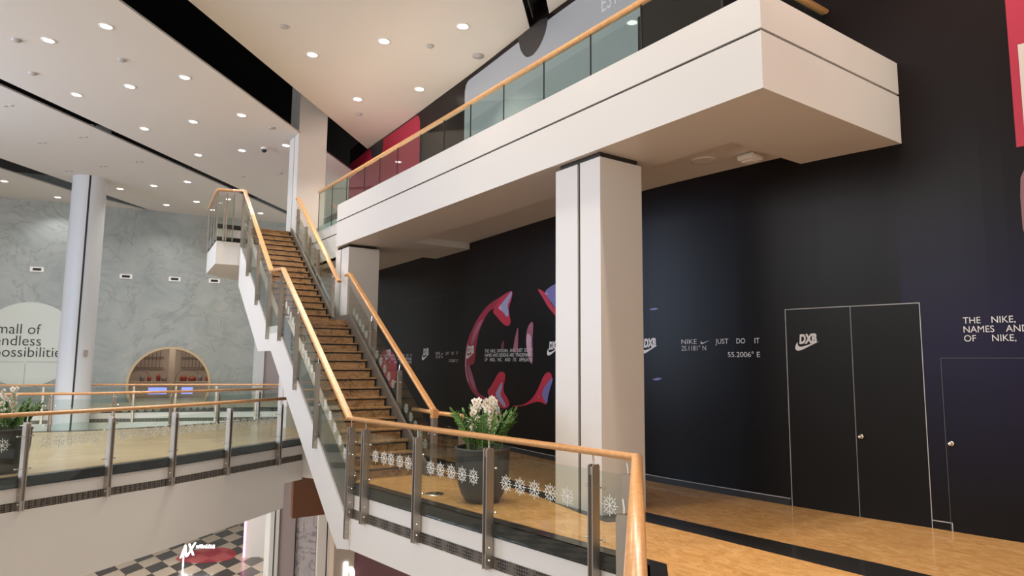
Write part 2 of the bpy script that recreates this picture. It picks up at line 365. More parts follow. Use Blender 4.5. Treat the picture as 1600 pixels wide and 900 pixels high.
def slab_edge(path, k, what, zf=-.95):
    b = MB(); strip(b, path, .055, .26, 0, .004); strip(b, path, .05, .105, -.15, .004)
    struct(b.build('trim_%d' % k, M['granite']), 'black granite edge of the %s' % what, 'trim')
    b = MB(); strip(b, path, .055, .105, -.50, -.37)
    struct(b.build('trim_%d' % (k+1), M['grillmat']), 'perforated dark strip along the %s fascia' % what, 'trim')
    b = MB(); strip(b, path, .075, .105, -.37, -.15); strip(b, path, .03, .11, zf, -.50)
    struct(b.build('wall_%s' % what.split()[-1], M['white']), 'white fascia below the %s' % what, 'wall')
m = mat('perforated', (1, 1, 1), .5, .2); t, N, L, B = nt(m); mp = coords(N, L, (1, 1, 1)); vo = N.new('ShaderNodeTexVoronoi'); vo.inputs['Scale'].default_value = 26; vo.inputs['Randomness'].default_value = .15
L.new(mp.outputs[0], vo.inputs['Vector']); r = ramp(N, [(.35, (.012, .010, .010)), (.5, (.13, .11, .09))]); L.new(vo.outputs['Distance'], r.inputs[0]); L.new(r.outputs[0], B.inputs['Base Color']); M['grillmat'] = m
slab_edge(NP, 2, 'near gallery'); slab_edge(WP, 4, 'left walkway')
b = MB(); wq = WP[:4]+[(4.84, 15.845)]; A_ = offs(wq, .03); B_ = offs(wq, .115); zb = (-2.4, -1.84, -1.67, -1.59, -1.50)
for i in range(4):
    q = [(*A_[i], zb[i]), (*A_[i+1], zb[i+1]), (*A_[i+1], -.95), (*A_[i], -.95)]; q2 = [(*B_[i], zb[i]), (*B_[i+1], zb[i+1]), (*B_[i+1], -.95), (*B_[i], -.95)]
    b.add(q+q2, [(0, 1, 2, 3), (7, 6, 5, 4), (0, 4, 5, 1), (1, 5, 6, 2), (2, 6, 7, 3), (3, 7, 4, 0)])
struct(b.build('wall_walkway', M['white']), 'deep white fascia below the left walkway', 'wall')
b = MB(); b.poly([(-9, 9.4, .002), (-.46, 13.30, .002), (1.96, 14.45, .002), (3.35, 15.28, .002), (5.2, 16.45, .002), (9.2, 17.5, .002), (9.2, 23.8, .002), (7.5, 22.9, .002), (5.5, 21.65, .002), (3.2, 20.85, .002), (1.1, 20.65, .002), (-.5, 21.05, .002), (-9, 22.6, .002)]); struct(b.build('floor', M['palefloor']), 'pale beige marble paving of the left walkway', 'floor'); slab_edge(MP, 6, 'walkway rear'); slab_edge(FP, 8, 'far walkway')
b = MB(); ys = [5.31+.4*i for i in range(45)]
for y0, y1 in zip(ys, ys[1:]):
    for z0, z1, o, mi in ((0, .088, .014, 0), (.088, .097, .015, 1)):
        b.add([wp(y1, z0), wp(y0, z0), wp(y0, z1), wp(y1, z1), wp(y1, z0, o), wp(y0, z0, o), wp(y0, z1, o), wp(y1, z1, o)], [(4, 5, 6, 7), (7, 6, 2, 3), (4, 7, 3, 0), (5, 1, 2, 6)], mi)
struct(b.build('baseboard_right', [M['black'], M['line']]), 'black skirting with a thin silver top edge', 'baseboard')

# ------------------------------------------------------------------ pillars
def pillar(x0, x1, y0, y1, z0, z1, seam, label, cap=False):
    r = thing('pillar', (x0, y0, z0), label, 'pillar'); g = .027; zt = z1-(.065 if cap else 0)
    b = MB(); b.box(x0+.03, x1-.03, y0+.03, y1-.03, z0, zt-.005); part(b, 'core', M['black'], r)
    for ya, yb in ((y0, seam-g), (seam+g, y1)):
        b = MB(); b.box(x0, x0+.03, ya, yb, z0, zt); part(b, 'cladding_panel', M['panel'], r)
    b = MB(); b.box(x0+.03, x1, y0, y0+.03, z0, zt); part(b, 'cladding_panel', M['panel'], r)
    b = MB(); b.box(x0+.03, x1, y1-.03, y1, z0, zt); part(b, 'cladding_panel', M['panel'], r)
    b = MB(); b.box(x1-.03, x1, y0+.03, y1-.03, z0, zt); part(b, 'cladding_panel', M['panel'], r)
    if cap:
        b = MB(); b.box(x0+.005, x1-.07, y0+.01, y1-.10, zt, z1); part(b, 'cap', M['granite'], r)
    return r
pillar(5.78, 6.54, 6.24, 7.15, 0, 4.6, 6.66, 'square white pillar with a dark vertical seam carrying the front of the balcony', True)
pillar(5.78, 6.55, 14.87, 15.70, 0, 4.6, 15.35, 'square white pillar rising beside the stair landing under the balcony end', True)
pillar(5.78, 6.62, 19.12, 19.97, 0, 10.4, 19.5, 'tall white pillar behind the top of the stairs reaching the ceiling')
r = thing('round_column', (1.1, 28.75, -5.5), 'round pale column with a dark seam before the marble wall', 'column')
b = MB(); b.lathe([(.55, -5.5), (.55, 10.4)], (1.1, 28.75, 0), 48); part(b, 'shaft', M['bluepaint'], r, True)
a = math.radians(-92); p = Vector((1.1+.551*math.cos(a), 28.75+.551*math.sin(a), 0)); tx = Vector((-math.sin(a), math.cos(a), 0)); nx = Vector((math.cos(a), math.sin(a), 0))
b = MB(); b.obox(p, tx, nx, (0, 0, 1), (-.03, .03), (-.02, .004), (-5.5, 10.4)); part(b, 'seam', M['black'], r)
a = math.radians(-62); p = Vector((1.1+.551*math.cos(a), 28.75+.551*math.sin(a), 2.05)); tx = Vector((-math.sin(a), math.cos(a), 0)); nx = Vector((math.cos(a), math.sin(a), 0))
b = MB(); b.obox(p, tx, nx, (0, 0, 1), (-.07, .07), (-.02, .02), (-.12, .12)); tag(part(b, 'control_plate', M['steel'], r), 'small grey control plate')
r = thing('pilaster', bw(10.35, 0), 'narrow pale pilaster on the marble wall beneath the stair landing', 'pilaster')
b = MB(); b.obox(bw(10.13, 0), BE, BN, (0, 0, 1), (0, .46), (-.2, 0), (0, 3.2)); part(b, 'shaft', M['bluepaint'], r); b = MB(); b.obox(bw(10.58, 0), BE, BN, (0, 0, 1), (.01, .9), (-.05, 0), (0, 3.2)); part(b, 'plain_panel', M['mauve'], r)

# ------------------------------------------------------------------ balcony
r = thing('balcony', (5.7, 3.78, 4.6), 'long white balcony with a double band fascia above the black wall', 'balcony')
XW = wx(3.9)
def wedge(y0, y1, n=14): return [(wx(y0+(y1-y0)*i/n)-.001, y0+(y1-y0)*i/n) for i in range(n+1)]
def band(z0, z1, d):
    b = MB(); b.prism([(5.7+d, 15.5), (5.7+d, 3.78+d), (wx(3.78+d)-.001, 3.78+d), (wx(3.98)-.001, 3.98), (5.9, 3.98), (5.9, 15.5)], z0, z1); return b
part(band(4.6, 5.205, 0), 'lower_fascia_band', M['panel'], r); part(band(5.235, 5.64, 0), 'upper_fascia_band', M['panel'], r)
tag(part(band(5.205, 5.235, .03), 'shadow_gap', M['black'], r), 'thin dark groove')
def band2(z0, z1, d):
    b = MB(); b.box(6.25+d, 6.45, 15.52, 19.02, z0, z1); return b
part(band2(4.6, 5.205, 0), 'rear_fascia_band', M['panel'], r); part(band2(5.235, 5.64, 0), 'rear_fascia_band', M['panel'], r); part(band2(5.205, 5.235, .02), 'shadow_gap', M['black'], r)
b = MB(); b.prism([(5.75, 3.83)]+wedge(3.83, 22.6, 24)+[(6.64, 22.6), (6.64, 19.05), (6.3, 19.05), (6.3, 15.45), (5.75, 15.45)], 4.75, 5.5); part(b, 'deck', M['panel'], r)
b = MB(); b.prism([(5.9, 3.98)]+wedge(3.98, 5.0, 3)+[(6.83, 5.0), (6.83, 13.75)]+wedge(13.75, 15.6, 3)+[(6.83, 15.6), (6.83, 20.3)]+wedge(20.3, 21.7, 3)+[(6.64, 21.7), (6.64, 19.05), (6.3, 19.05), (6.3, 15.5), (5.9, 15.5)], 4.6, 4.76); part(b, 'soffit', M['panel'], r)
# platform at the head of the stairs
r = thing('stair_head_platform', (3.69, 19.05, 4.43), 'white upper platform jutting out left of the stair head', 'platform')
PL = [(3.69, 19.05), (5.72, 18.98), (5.74, 22.6), (5.6, 23.3), (3.94, 21.58)]
b = MB(); b.prism(PL, 4.43, 5.05); part(b, 'slab', M['panel'], r)
b = MB(); b.prism([(p[0]*.985+.07, p[1]*.985+.31) for p in PL], 5.05, 5.504); part(b, 'recessed_edge', M['panel'], r)
for z0, z1, nm in ((5.05, 5.17, 'grille_strip'), (5.40, 5.52, 'dark_edge')):
    b = MB(); b.prism([(p[0]*.995+.02, p[1]*.995+.10) for p in PL], z0, z1); part(b, nm, M['granite'], r)

# ------------------------------------------------------------------ staircase
r = thing('staircase', st(.9, 0, 0), 'two flight brown marble staircase climbing to the upper floor', 'staircase')
tm = MB(); tm.obox((0, 0, 0), SLA, SDR, (0, 0, 1), (-.59, .59), (-.022, SG+.01), (-.028, 0)); tmesh = tm.mesh('tread', M['tread'])
rm = MB(); rm.obox((0, 0, 0), SLA, SDR, (0, 0, 1), (-.59, .56), (0, .03), (-SR, -.028)); rmesh = rm.mesh('riser', M['tread'])
gm = MB(); gm.obox((0, 0, 0), SLA, SDR, (0, 0, 1), (-.59, .56), (-.006, .002), (-.055, -.027)); gmesh = gm.mesh('nosing_shade', M['black'])  # black strip standing in for the shade line under each nosing
for fl, (t0, z0) in enumerate(((0, 0), (T2, ZL))):
    for k in range(16):
        o = bpy.data.objects.new('riser', rmesh); link(o); o.location = st(.89, t0+k*SG, z0+(k+1)*SR); adopt(o, r)
        if k < 15:
            o = bpy.data.objects.new('tread', tmesh); link(o); o.location = st(.89, t0+k*SG, z0+(k+1)*SR); adopt(o, r)
            q = bpy.data.objects.new('nosing_shade', gmesh); link(q); q.parent = o
b = MB(); b.obox(st(0, 15*SG, ZL), SLA, SDR, (0, 0, 1), (.2, 1.56), (-.022, SL+.01), (-.12, 0)); part(b, 'landing', M['tread'], r)
b = MB(); b.obox(st(0, TT, ZT), SLA, SDR, (0, 0, 1), (.2, 1.56), (-.022, .2), (-.028, 0)); part(b, 'top_step', M['tread'], r)
b = MB(); pts = [(-.36, -.95), (.0, -1.02), (.18, -1.06), (4.9, 2.07), (6.1, 2.07), (8.76, 3.87), (8.76, 4.95), (5.35, 2.61), (4.45, 2.61), (-.1, -.47), (-.36, -.50)]
b.extrude([st(.16, *p) for p in pts], SLA*.14); part(b, 'stringer', M['panel'], r)
pts = [(-.1, -.47), (4.45, 2.61), (5.35, 2.61), (8.76, 4.95), (8.76, 5.60), (T2-.1, ZL+.17), (T2-.35, ZL+.03), (15*SG+.08, ZL+.03), (-.2, .12), (-.2, -.3)]
b = MB(); b.extrude([st(.19, *p) for p in pts], SLA*.11); part(b, 'side_plate', M['bronze'], r)
pts = [(-.25, 0), (-.25, .16), (0, .30), (15*SG-.1, ZL+.12), (T2-.15, ZL+.12), (TT, ZT+.12), (TT, ZT-.62), (T2+.1, ZL-.45), (15*SG, ZL-.45), (.3, -.05)]
b = MB(); b.extrude([st(1.485, *p) for p in pts], SLA*.05); part(b, 'side_plate', M['bronze'], r)
b = MB(); pts = [(.3, -.3), (15*SG+.1, ZL-.3), (T2, ZL-.3), (TT, ZT-.3), (TT, ZT-.4), (T2, ZL-.4), (15*SG+.1, ZL-.4), (.3, -.4)]
b.extrude([st(.3, *p) for p in pts], SLA*1.18); part(b, 'soffit', M['panel'], r)

# ------------------------------------------------------------------ railings
RP = [(.050*math.cos(2*math.pi*i/14), .036*math.sin(2*math.pi*i/14)) for i in range(14)]
RF = [(.052, -.02), (.052, .012), (.040, .026), (-.040, .026), (-.052, .012), (-.052, -.02), (-.03, -.034), (.03, -.034)]
def post_meshes(h0, h1, ya=-.048, yb=.062):
    b = MB()
    for x in (-.034, .022):
        pts = [(x, ya, h0), (x, yb, h0), (x, yb, h1-.02), (x, yb-.015, h1), (x, ya+.015, h1), (x, ya, h1-.02)]
        b.extrude(pts, (.012, 0, 0))
    b.box(-.022, .022, ya+.02, yb-.02, h0, h0+.16); b.box(-.022, .022, ya+.02, yb-.02, h1-.10, h1-.02); b.box(-.022, .022, .0, .03, h0+.16, h1-.10)
    a = b.mesh('post', M['steel'])
    b = MB()
    b.rod((-.11, .03, 0), (.11, .03, 0), .007)
    for x in (-.11, .11): b.ball((x, .03, 0), .016)
    c = b.mesh('clamp', M['chrome']); b = MB(); b.ball((0, 0, 0), .014); e = b.mesh('bolt', M['chrome'])
    b = MB(); b.tube([(0, .01, h1-.06), (0, .01, h1+.03), (0, .004, h1+.075), (0, 0, h1+.10)], .009); d = b.mesh('bracket', M['chrome'])
    return [('post', a, (0, 0, 0)), ('bracket', d, (0, 0, 0))]+[('clamp', c, (0, 0, z)) for z in (h1-.22, h1-.72)]+[('bolt', e, (x, 0, z)) for z in (h0+.10, h0+.24) for x in (-.040, .040)]
LEVEL = post_meshes(-.50, .86); RAKE = post_meshes(-.75, .72, -.034, .040)
def add_post(root, x, y, z, ang, meshes):
    ps = []
    for nm, me, at in meshes:
        o = bpy.data.objects.new(nm, me); link(o)
        if nm == 'post': o.location = (x, y, z); o.rotation_euler = (0, 0, ang); adopt(o, root); ps.append(o)
        else: o.parent = ps[0]; o.location = at
def flake_mesh():
    b = MB()
    def seg(p, q, w):
        d = Vector((q[0]-p[0], 0, q[1]-p[1])).normalized(); s_ = Vector((-d.z, 0, d.x))*w/2; P_ = Vector((p[0], 0, p[1])); Q_ = Vector((q[0], 0, q[1]))
        b.extrude([P_-s_, Q_-s_, Q_+s_, P_+s_], (0, .003, 0))
    for k in range(8):
        a = math.pi/4*k; c, s_ = math.cos(a), math.sin(a)
        R2 = lambda x, y: (c*x-s_*y, s_*x+c*y)
        seg(R2(.0, 0), R2(.128, 0), .009)
        for sg in (1, -1):
            seg(R2(.058, 0), R2(.094, sg*.036), .008)
    return b.mesh('snowflake', M['frost'])
FLAKE = flake_mesh()
def add_flake(panel, root, pos, ang, size=1.0):
    o = bpy.data.objects.new('snowflake', FLAKE); link(o); o.location = pos; o.rotation_euler = (0, 0, ang); o.scale = (size, 1, size); adopt(o, panel)
def glass_quad(root, p0, p1, zb0, zt0, zb1, zt1, off, mats='glass'):
    d = Vector((p1[0]-p0[0], p1[1]-p0[1], 0)).normalized(); nn = Vector((-d.y, d.x, 0)); a = Vector((p0[0], p0[1], 0))+nn*off; c = Vector((p1[0], p1[1], 0))+nn*off
    z = lambda v: Vector((0, 0, v))
    b = MB(); b.extrude([a+z(zb0), c+z(zb1), c+z(zt1), a+z(zt0)], nn*.012)
    return part(b, 'glass_panel', M[mats], root), d, nn
def along(path, dist):
    for i in range(len(path)-1):
        a = Vector((*path[i], 0)); c = Vector((*path[i+1], 0)); l = (c-a).length
        if dist <= l or i == len(path)-2: d = (c-a)/l; return a+d*dist, math.atan2(d.y, d.x)
        dist -= l
def plen(path): return sum(math.hypot(path[i+1][0]-path[i][0], path[i+1][1]-path[i][1]) for i in range(len(path)-1))
def level_railing(label, path, zr, stations, flakes=(), fz=.51, extra_breaks=(), name='glass_railing', group=None, fsize=.95, shift=(1e9, 0)):
    root = thing(name, (*path[0], 0), label, 'railing', group)
    b = MB(); b.sweep([(x, y, zr) for x, y in path], RP); part(b, 'handrail', M['wood'], root, True)
    for s in stations:
        p, a = along(path, s); o_ = shift[1] if s > shift[0] else 0; add_post(root, p.x-math.sin(a)*o_, p.y+math.cos(a)*o_, 0, a, LEVEL)
    brk = sorted(list(stations)+list(extra_breaks)); tot = plen(path); ends = [0]+brk+[tot]
    for i in range(len(ends)-1):
        g0 = .05 if ends[i] in stations else .01; g1 = .05 if ends[i+1] in stations else .01
        if ends[i+1]-ends[i] < .16: continue
        s0 = ends[i]+g0; s1 = ends[i+1]-g1; p0, _ = along(path, s0); p1, _ = along(path, s1)
        o_ = (shift[1] if s0 > shift[0] else 0)
        g, d, nn = glass_quad(root, p0, p1, -.13, .80, -.13, .80, .028+o_)
        for fs in flakes:
            if s0+.1 < fs < s1-.1:
                q = Vector(p0)+d*(fs-s0)+nn*(.024+o_); add_flake(g, root, (q.x, q.y, fz), math.atan2(d.y, d.x), fsize)
    return root
NL = math.hypot(NP[1][0]-NP[0][0], NP[1][1]-NP[0][1])
level_railing('nearest glass railing with snowflake stickers, along the gallery edge from stair foot to corner', NP, .985, [.04, .47, 1.82, 3.28, 4.89, NL+.2, NL+1.85, NL+3.5],
    [.73, .96, 1.14, 1.37, 1.58, 2.10, 2.31, 2.54, 2.76, 2.98, 3.57, 3.80, 4.03, 4.27, 4.52, 5.08, NL+.5, NL+.75], .49, [NL], fsize=.80, shift=(NL, -.09))
WL = [math.hypot(WP[i+1][0]-WP[i][0], WP[i+1][1]-WP[i][1]) for i in range(4)]
w0 = WL[0]; stw = [w0-3.0, w0-1.35+.0, w0+.39, w0+1.72, w0+2.93, w0+WL[1]+1.58, w0+WL[1]+WL[2]+1.44]
wf = [w0+.08, w0+.26]+[w0+.70+.19*i for i in range(6)]+[w0+1.95+.2*i for i in range(5)]+[w0+3.1+.2*i for i in range(6)]+[w0+WL[1]+1.8+.2*i for i in range(6)]
level_railing('glass railing with snowflake stickers along the near edge of the left walkway', WP, .985, stw, wf, .53, fsize=.85)
ML = plen(MP); stm = [.6+1.42*i for i in range(12)]
level_railing('glass railing along the rear edge of the left walkway before the round column', MP, .95, stm, [s+.35+.2*j for s in stm[1:7] for j in range(5)], .50, fsize=.8)
stf = [.8+1.45*i for i in range(14)]
level_railing('farthest glass railing running in front of the marble wall', FP, .90, stf)

# stair railings: paths in (t, z) on a vertical plane s
def rake_railing(label, s, flip, rails, posts, panels, extra=None):
    root = thing('stair_railing', st(s, rails[0][0], nose(max(0, rails[0][0]))), label, 'railing')
    for i in range(1): pass
    path = [st(s, t_, z) for t_, z in rails]
    if extra: path = path+extra
    b = MB(); b.sweep(path, RF); part(b, 'handrail', M['wood'], root)
    dirv = -SDR if flip else SDR; ang = math.atan2(dirv.y, dirv.x)
    for t_, z in posts:
        p = st(s, t_, 0); add_post(root, p.x, p.y, z, ang, RAKE)
    for t0, t1, fl in panels:
        f = (lambda q: SR+SLP*q) if fl == 0 else ((lambda q: ZL) if fl == 1 else (lambda q: ZL+SR+SLP*(q-T2)))
        lo, hi = (-.42, .70) if fl != 1 else (-.30, .86)
        a, c = (t1, t0) if flip else (t0, t1); pa = st(s, a, 0); pc = st(s, c, 0)
        g, d, nn = glass_quad(root, pa, pc, f(a)+lo, f(a)+hi, f(c)+lo, f(c)+hi, .028)
        if fl == 0:
            k = 5
            for j in range(k):
                q = t0+.18+(t1-t0-.36)*j/(k-1)*.85; p = st(s, q, 0)+nn*.024; add_flake(g, root, (p.x, p.y, f(q)+.30), math.atan2(d.y, d.x), .75)
    return root
lp = [(-.30, -.05), (1.40, 1.10), (2.80, 2.05), (4.12, 3.02), (5.15, 3.08), (6.40, 3.93), (7.55, 4.75), (8.45, 5.62)]
rake_railing('left stair railing with wooden handrail rising in two flights to the platform', .13, True, [(-.30, .985), (4.06, 3.80), (5.05, 3.865), (8.43, 6.43)], lp,
    [(-.24, 1.34, 0), (1.46, 2.74, 0), (2.86, 4.06, 0), (4.18, 5.09, 1), (5.21, 6.34, 2), (6.46, 7.49, 2), (7.61, 8.40, 2)],
    [Vector((4.02, 18.93, 6.45)), Vector((3.66, 18.97, 6.43)), Vector((3.66, 19.2, 6.43)), Vector((3.92, 21.55, 6.43))])
rake_railing('lower right stair railing ending at a wooden newel near the pot plant', 1.60, False, [(-.22, 1.06), (4.05, 3.80), (4.30, 3.80)], [(-.22, .17), (1.20, .98), (2.65, 1.96)],
    [(-.16, 1.14, 0), (1.26, 2.59, 0), (2.71, 3.95, 0)])
rake_railing('upper right stair railing between the two tall white pillars', 1.60, False, [(4.75, 3.70), (5.0, 3.86), (8.52, 6.44), (8.62, 6.44)], [(5.2, 3.12), (6.45, 3.97), (7.60, 4.75), (8.45, 5.40)],
    [(5.26, 6.39, 2), (6.51, 7.54, 2), (7.66, 8.40, 2)])
# guard rail looping round the foot of the stairs
r = thing('foot_guard_rail', st(1.74, -.6, 0), 'short horizontal wooden guard rail beside the foot of the stairs', 'railing')
b = MB(); b.sweep([st(1.60, -.24, 1.0), st(1.74, -.24, 1.0), st(1.78, -.95, 1.0)], RP); part(b, 'handrail', M['wood'], r, True)
b = MB(); b.sweep([st(1.74, -.24, 1.0), st(1.76, .9, 1.0)], RP); part(b, 'handrail', M['wood'], r, True)
b = MB(); b.obox(st(1.60, -.24, 0), SLA, SDR, (0, 0, 1), (-.055, .055), (-.05, .05), (.93, 1.075)); part(b, 'newel_block', M['wood'], r, bevel=.008)
b = MB(); b.obox(st(1.60, -.24, 0), SLA, SDR, (0, 0, 1), (-.04, .04), (-.05, .05), (0, .93)); part(b, 'newel_post', M['steel'], r)
b = MB(); b.obox(st(1.77, -.88, 0), SLA, SDR, (0, 0, 1), (-.05, .05), (-.022, -.012), (0, .86)); b.obox(st(1.77, -.88, 0), SLA, SDR, (0, 0, 1), (-.05, .05), (.012, .022), (0, .86)); b.obox(st(1.77, -.88, 0), SLA, SDR, (0, 0, 1), (-.008, .008), (-.008, .008), (.8, .99)); part(b, 'post', M['steel'], r)
g, d_, n_ = glass_quad(r, st(1.77, -.80, 0), st(1.74, -.30, 0), .08, .82, .08, .82, 0)
# platform glass
r = thing('platform_railing', (3.69, 19.05, 5.5), 'frameless glass and steel posts guarding the upper platform corner', 'railing')
for p, ang in (((3.66, 18.98), 0), ((3.86, 18.97), 0), ((4.06, 18.95), 0), ((3.72, 19.6), math.pi/2-.1), ((3.82, 20.5), math.pi/2-.1), ((3.92, 21.5), math.pi/2-.1)):
    b = MB(); d = Vector((math.cos(ang), math.sin(ang), 0)); nn = Vector((-d.y, d.x, 0)); w = .05 if abs(p[0]-3.86) < .01 else .014
    b.obox((*p, 0), d, nn, (0, 0, 1), (-w, -w*.2), (-.02, .02), (5.06, 6.36)); b.obox((*p, 0), d, nn, (0, 0, 1), (w*.2, w), (-.02, .02), (5.06, 6.36)); part(b, 'post', M['steel'], r)
for p0, p1 in (((3.68, 18.97), (3.80, 18.965)), ((3.92, 18.96), (4.04, 18.95)), ((3.67, 19.02), (3.72, 19.58)), ((3.725, 19.64), (3.815, 20.46)), ((3.825, 20.54), (3.92, 21.46))):
    glass_quad(r, p0, p1, 5.1, 6.30, 5.1, 6.30, 0)

# balcony balustrade
r = thing('balcony_balustrade', (6.2, 4.6, 5.64), 'frameless glass balustrade with wooden handrail along the balcony', 'railing')
b = MB(); b.sweep([(6.22, 18.4, 6.64), (6.22, 4.6, 6.64), (8.48, 4.6, 6.64)], RF); part(b, 'handrail', M['wood'], r)
ms = [4.62, 5.9, 6.9, 8.0, 9.12, 10.2, 11.2, 12.2, 13.3, 14.25, 15.15, 16.3, 17.35, 18.4]
for y0, y1 in zip(ms, ms[1:]):
    glass_quad(r, (6.22, y1-.012), (6.22, y0+.012), 5.5, 6.62, 5.5, 6.62, 0, 'glassb')
for x0, x1 in ((6.24, 7.1), (7.1, 7.95), (7.95, 8.5)):
    glass_quad(r, (x0+.012, 4.6), (x1-.012, 4.6), 5.5, 6.62, 5.5, 6.62, 0, 'glassb')
for y in ms:
    b = MB(); b.box(6.214, 6.228, y-.009, y+.009, 5.5, 6.62); part(b, 'joint', M['black'], r)
b = MB(); b.box(8.44, 8.52, 4.55, 4.65, 6.58, 6.70); part(b, 'end_cap', M['wood'], r, bevel=.006); b = MB(); b.box(8.47, 8.50, 4.58, 4.62, 5.5, 6.6); part(b, 'end_post', M['steel'], r)

# ------------------------------------------------------------------ graphics and lettering on the curved hoarding
def wall_shape(pts, off, depth=.003):
    # densify the outline, lay it on the curved wall
    b = MB(); n = len(pts); P = []
    for i in range(n):
        a = pts[i]; c = pts[(i+1) % n]; k = max(1, int(abs(a[0]-c[0])/.25))
        P += [(a[0]+(c[0]-a[0])*j/k, a[1]+(c[1]-a[1])*j/k) for j in range(k)]
    return [wp(y, z, off) for y, z in P]
def smooth_poly(pts, it=2):
    for _ in range(it):
        q = []
        for i in range(len(pts)):
            a = pts[i]; c = pts[(i+1) % len(pts)]
            q += [(a[0]*.75+c[0]*.25, a[1]*.75+c[1]*.25), (a[0]*.25+c[0]*.75, a[1]*.25+c[1]*.75)]
        pts = q
    return pts
def graphic(name, pts, off, m, root=None, it=2):
    b = MB(); P = smooth_poly(pts, it) if it else pts
    A = wall_shape(P, off); b.poly(A)
    # thin print, so close the back as well
    if root is not None: return part(b, name, M[m], root)
    return b.build(name, M[m])
def columns(y0, y1, lo, hi, off, b, step=.05):
    n = max(2, int(abs(y1-y0)/step))
    for i in range(n):
        a = y0+(y1-y0)*i/n; e = y0+(y1-y0)*(i+1)/n
        b.poly([wp(a, lo(a), off), wp(e, lo(e), off), wp(e, hi(e), off), wp(a, hi(a), off)])
def rounded(y, ya, yb, top, q):                  # top edge of a panel from ya down to yb with rounded corners of radius q
    d = min(ya-y, y-yb)
    return top if d >= q else top-q+math.sqrt(max(0, q*q-(q-max(0, d))**2))
def strip_print(y0, y1, z0, z1, off, b, mi=0, n=None):
    n = n or max(2, int(abs(y1-y0)/.2)+1)
    for i in range(n):
        a = y0+(y1-y0)*i/n; c = y0+(y1-y0)*(i+1)/n
        b.poly([wp(a, z0, off), wp(c, z0, off), wp(c, z1, off), wp(a, z1, off)], mi)
BAND_RED = [(11.758, 3.419), (12.402, 3.272), (12.761, 3.183), (13.167, 2.972), (13.505, 2.693), (13.77, 2.383), (13.862, 2.163), (13.883, 1.862), (13.862, 1.581), (13.735, 1.361), (13.495, 1.15), (13.148, 1.022), (12.906, 0.99), (12.779, 1.04), (12.89, 1.079), (13.19, 1.145), (13.287, 1.249), (13.469, 1.552), (13.671, 1.789), (13.4, 1.809), (13.352, 2.139), (13.319, 2.299), (13.212, 2.571), (12.992, 2.817), (12.757, 3.021), (12.504, 3.067), (12.089, 3.257)]
r = thing('wall_graphic', wp(12, 2), 'large printed ring of glossy crimson and blue claws on the black wall', 'wall graphic')
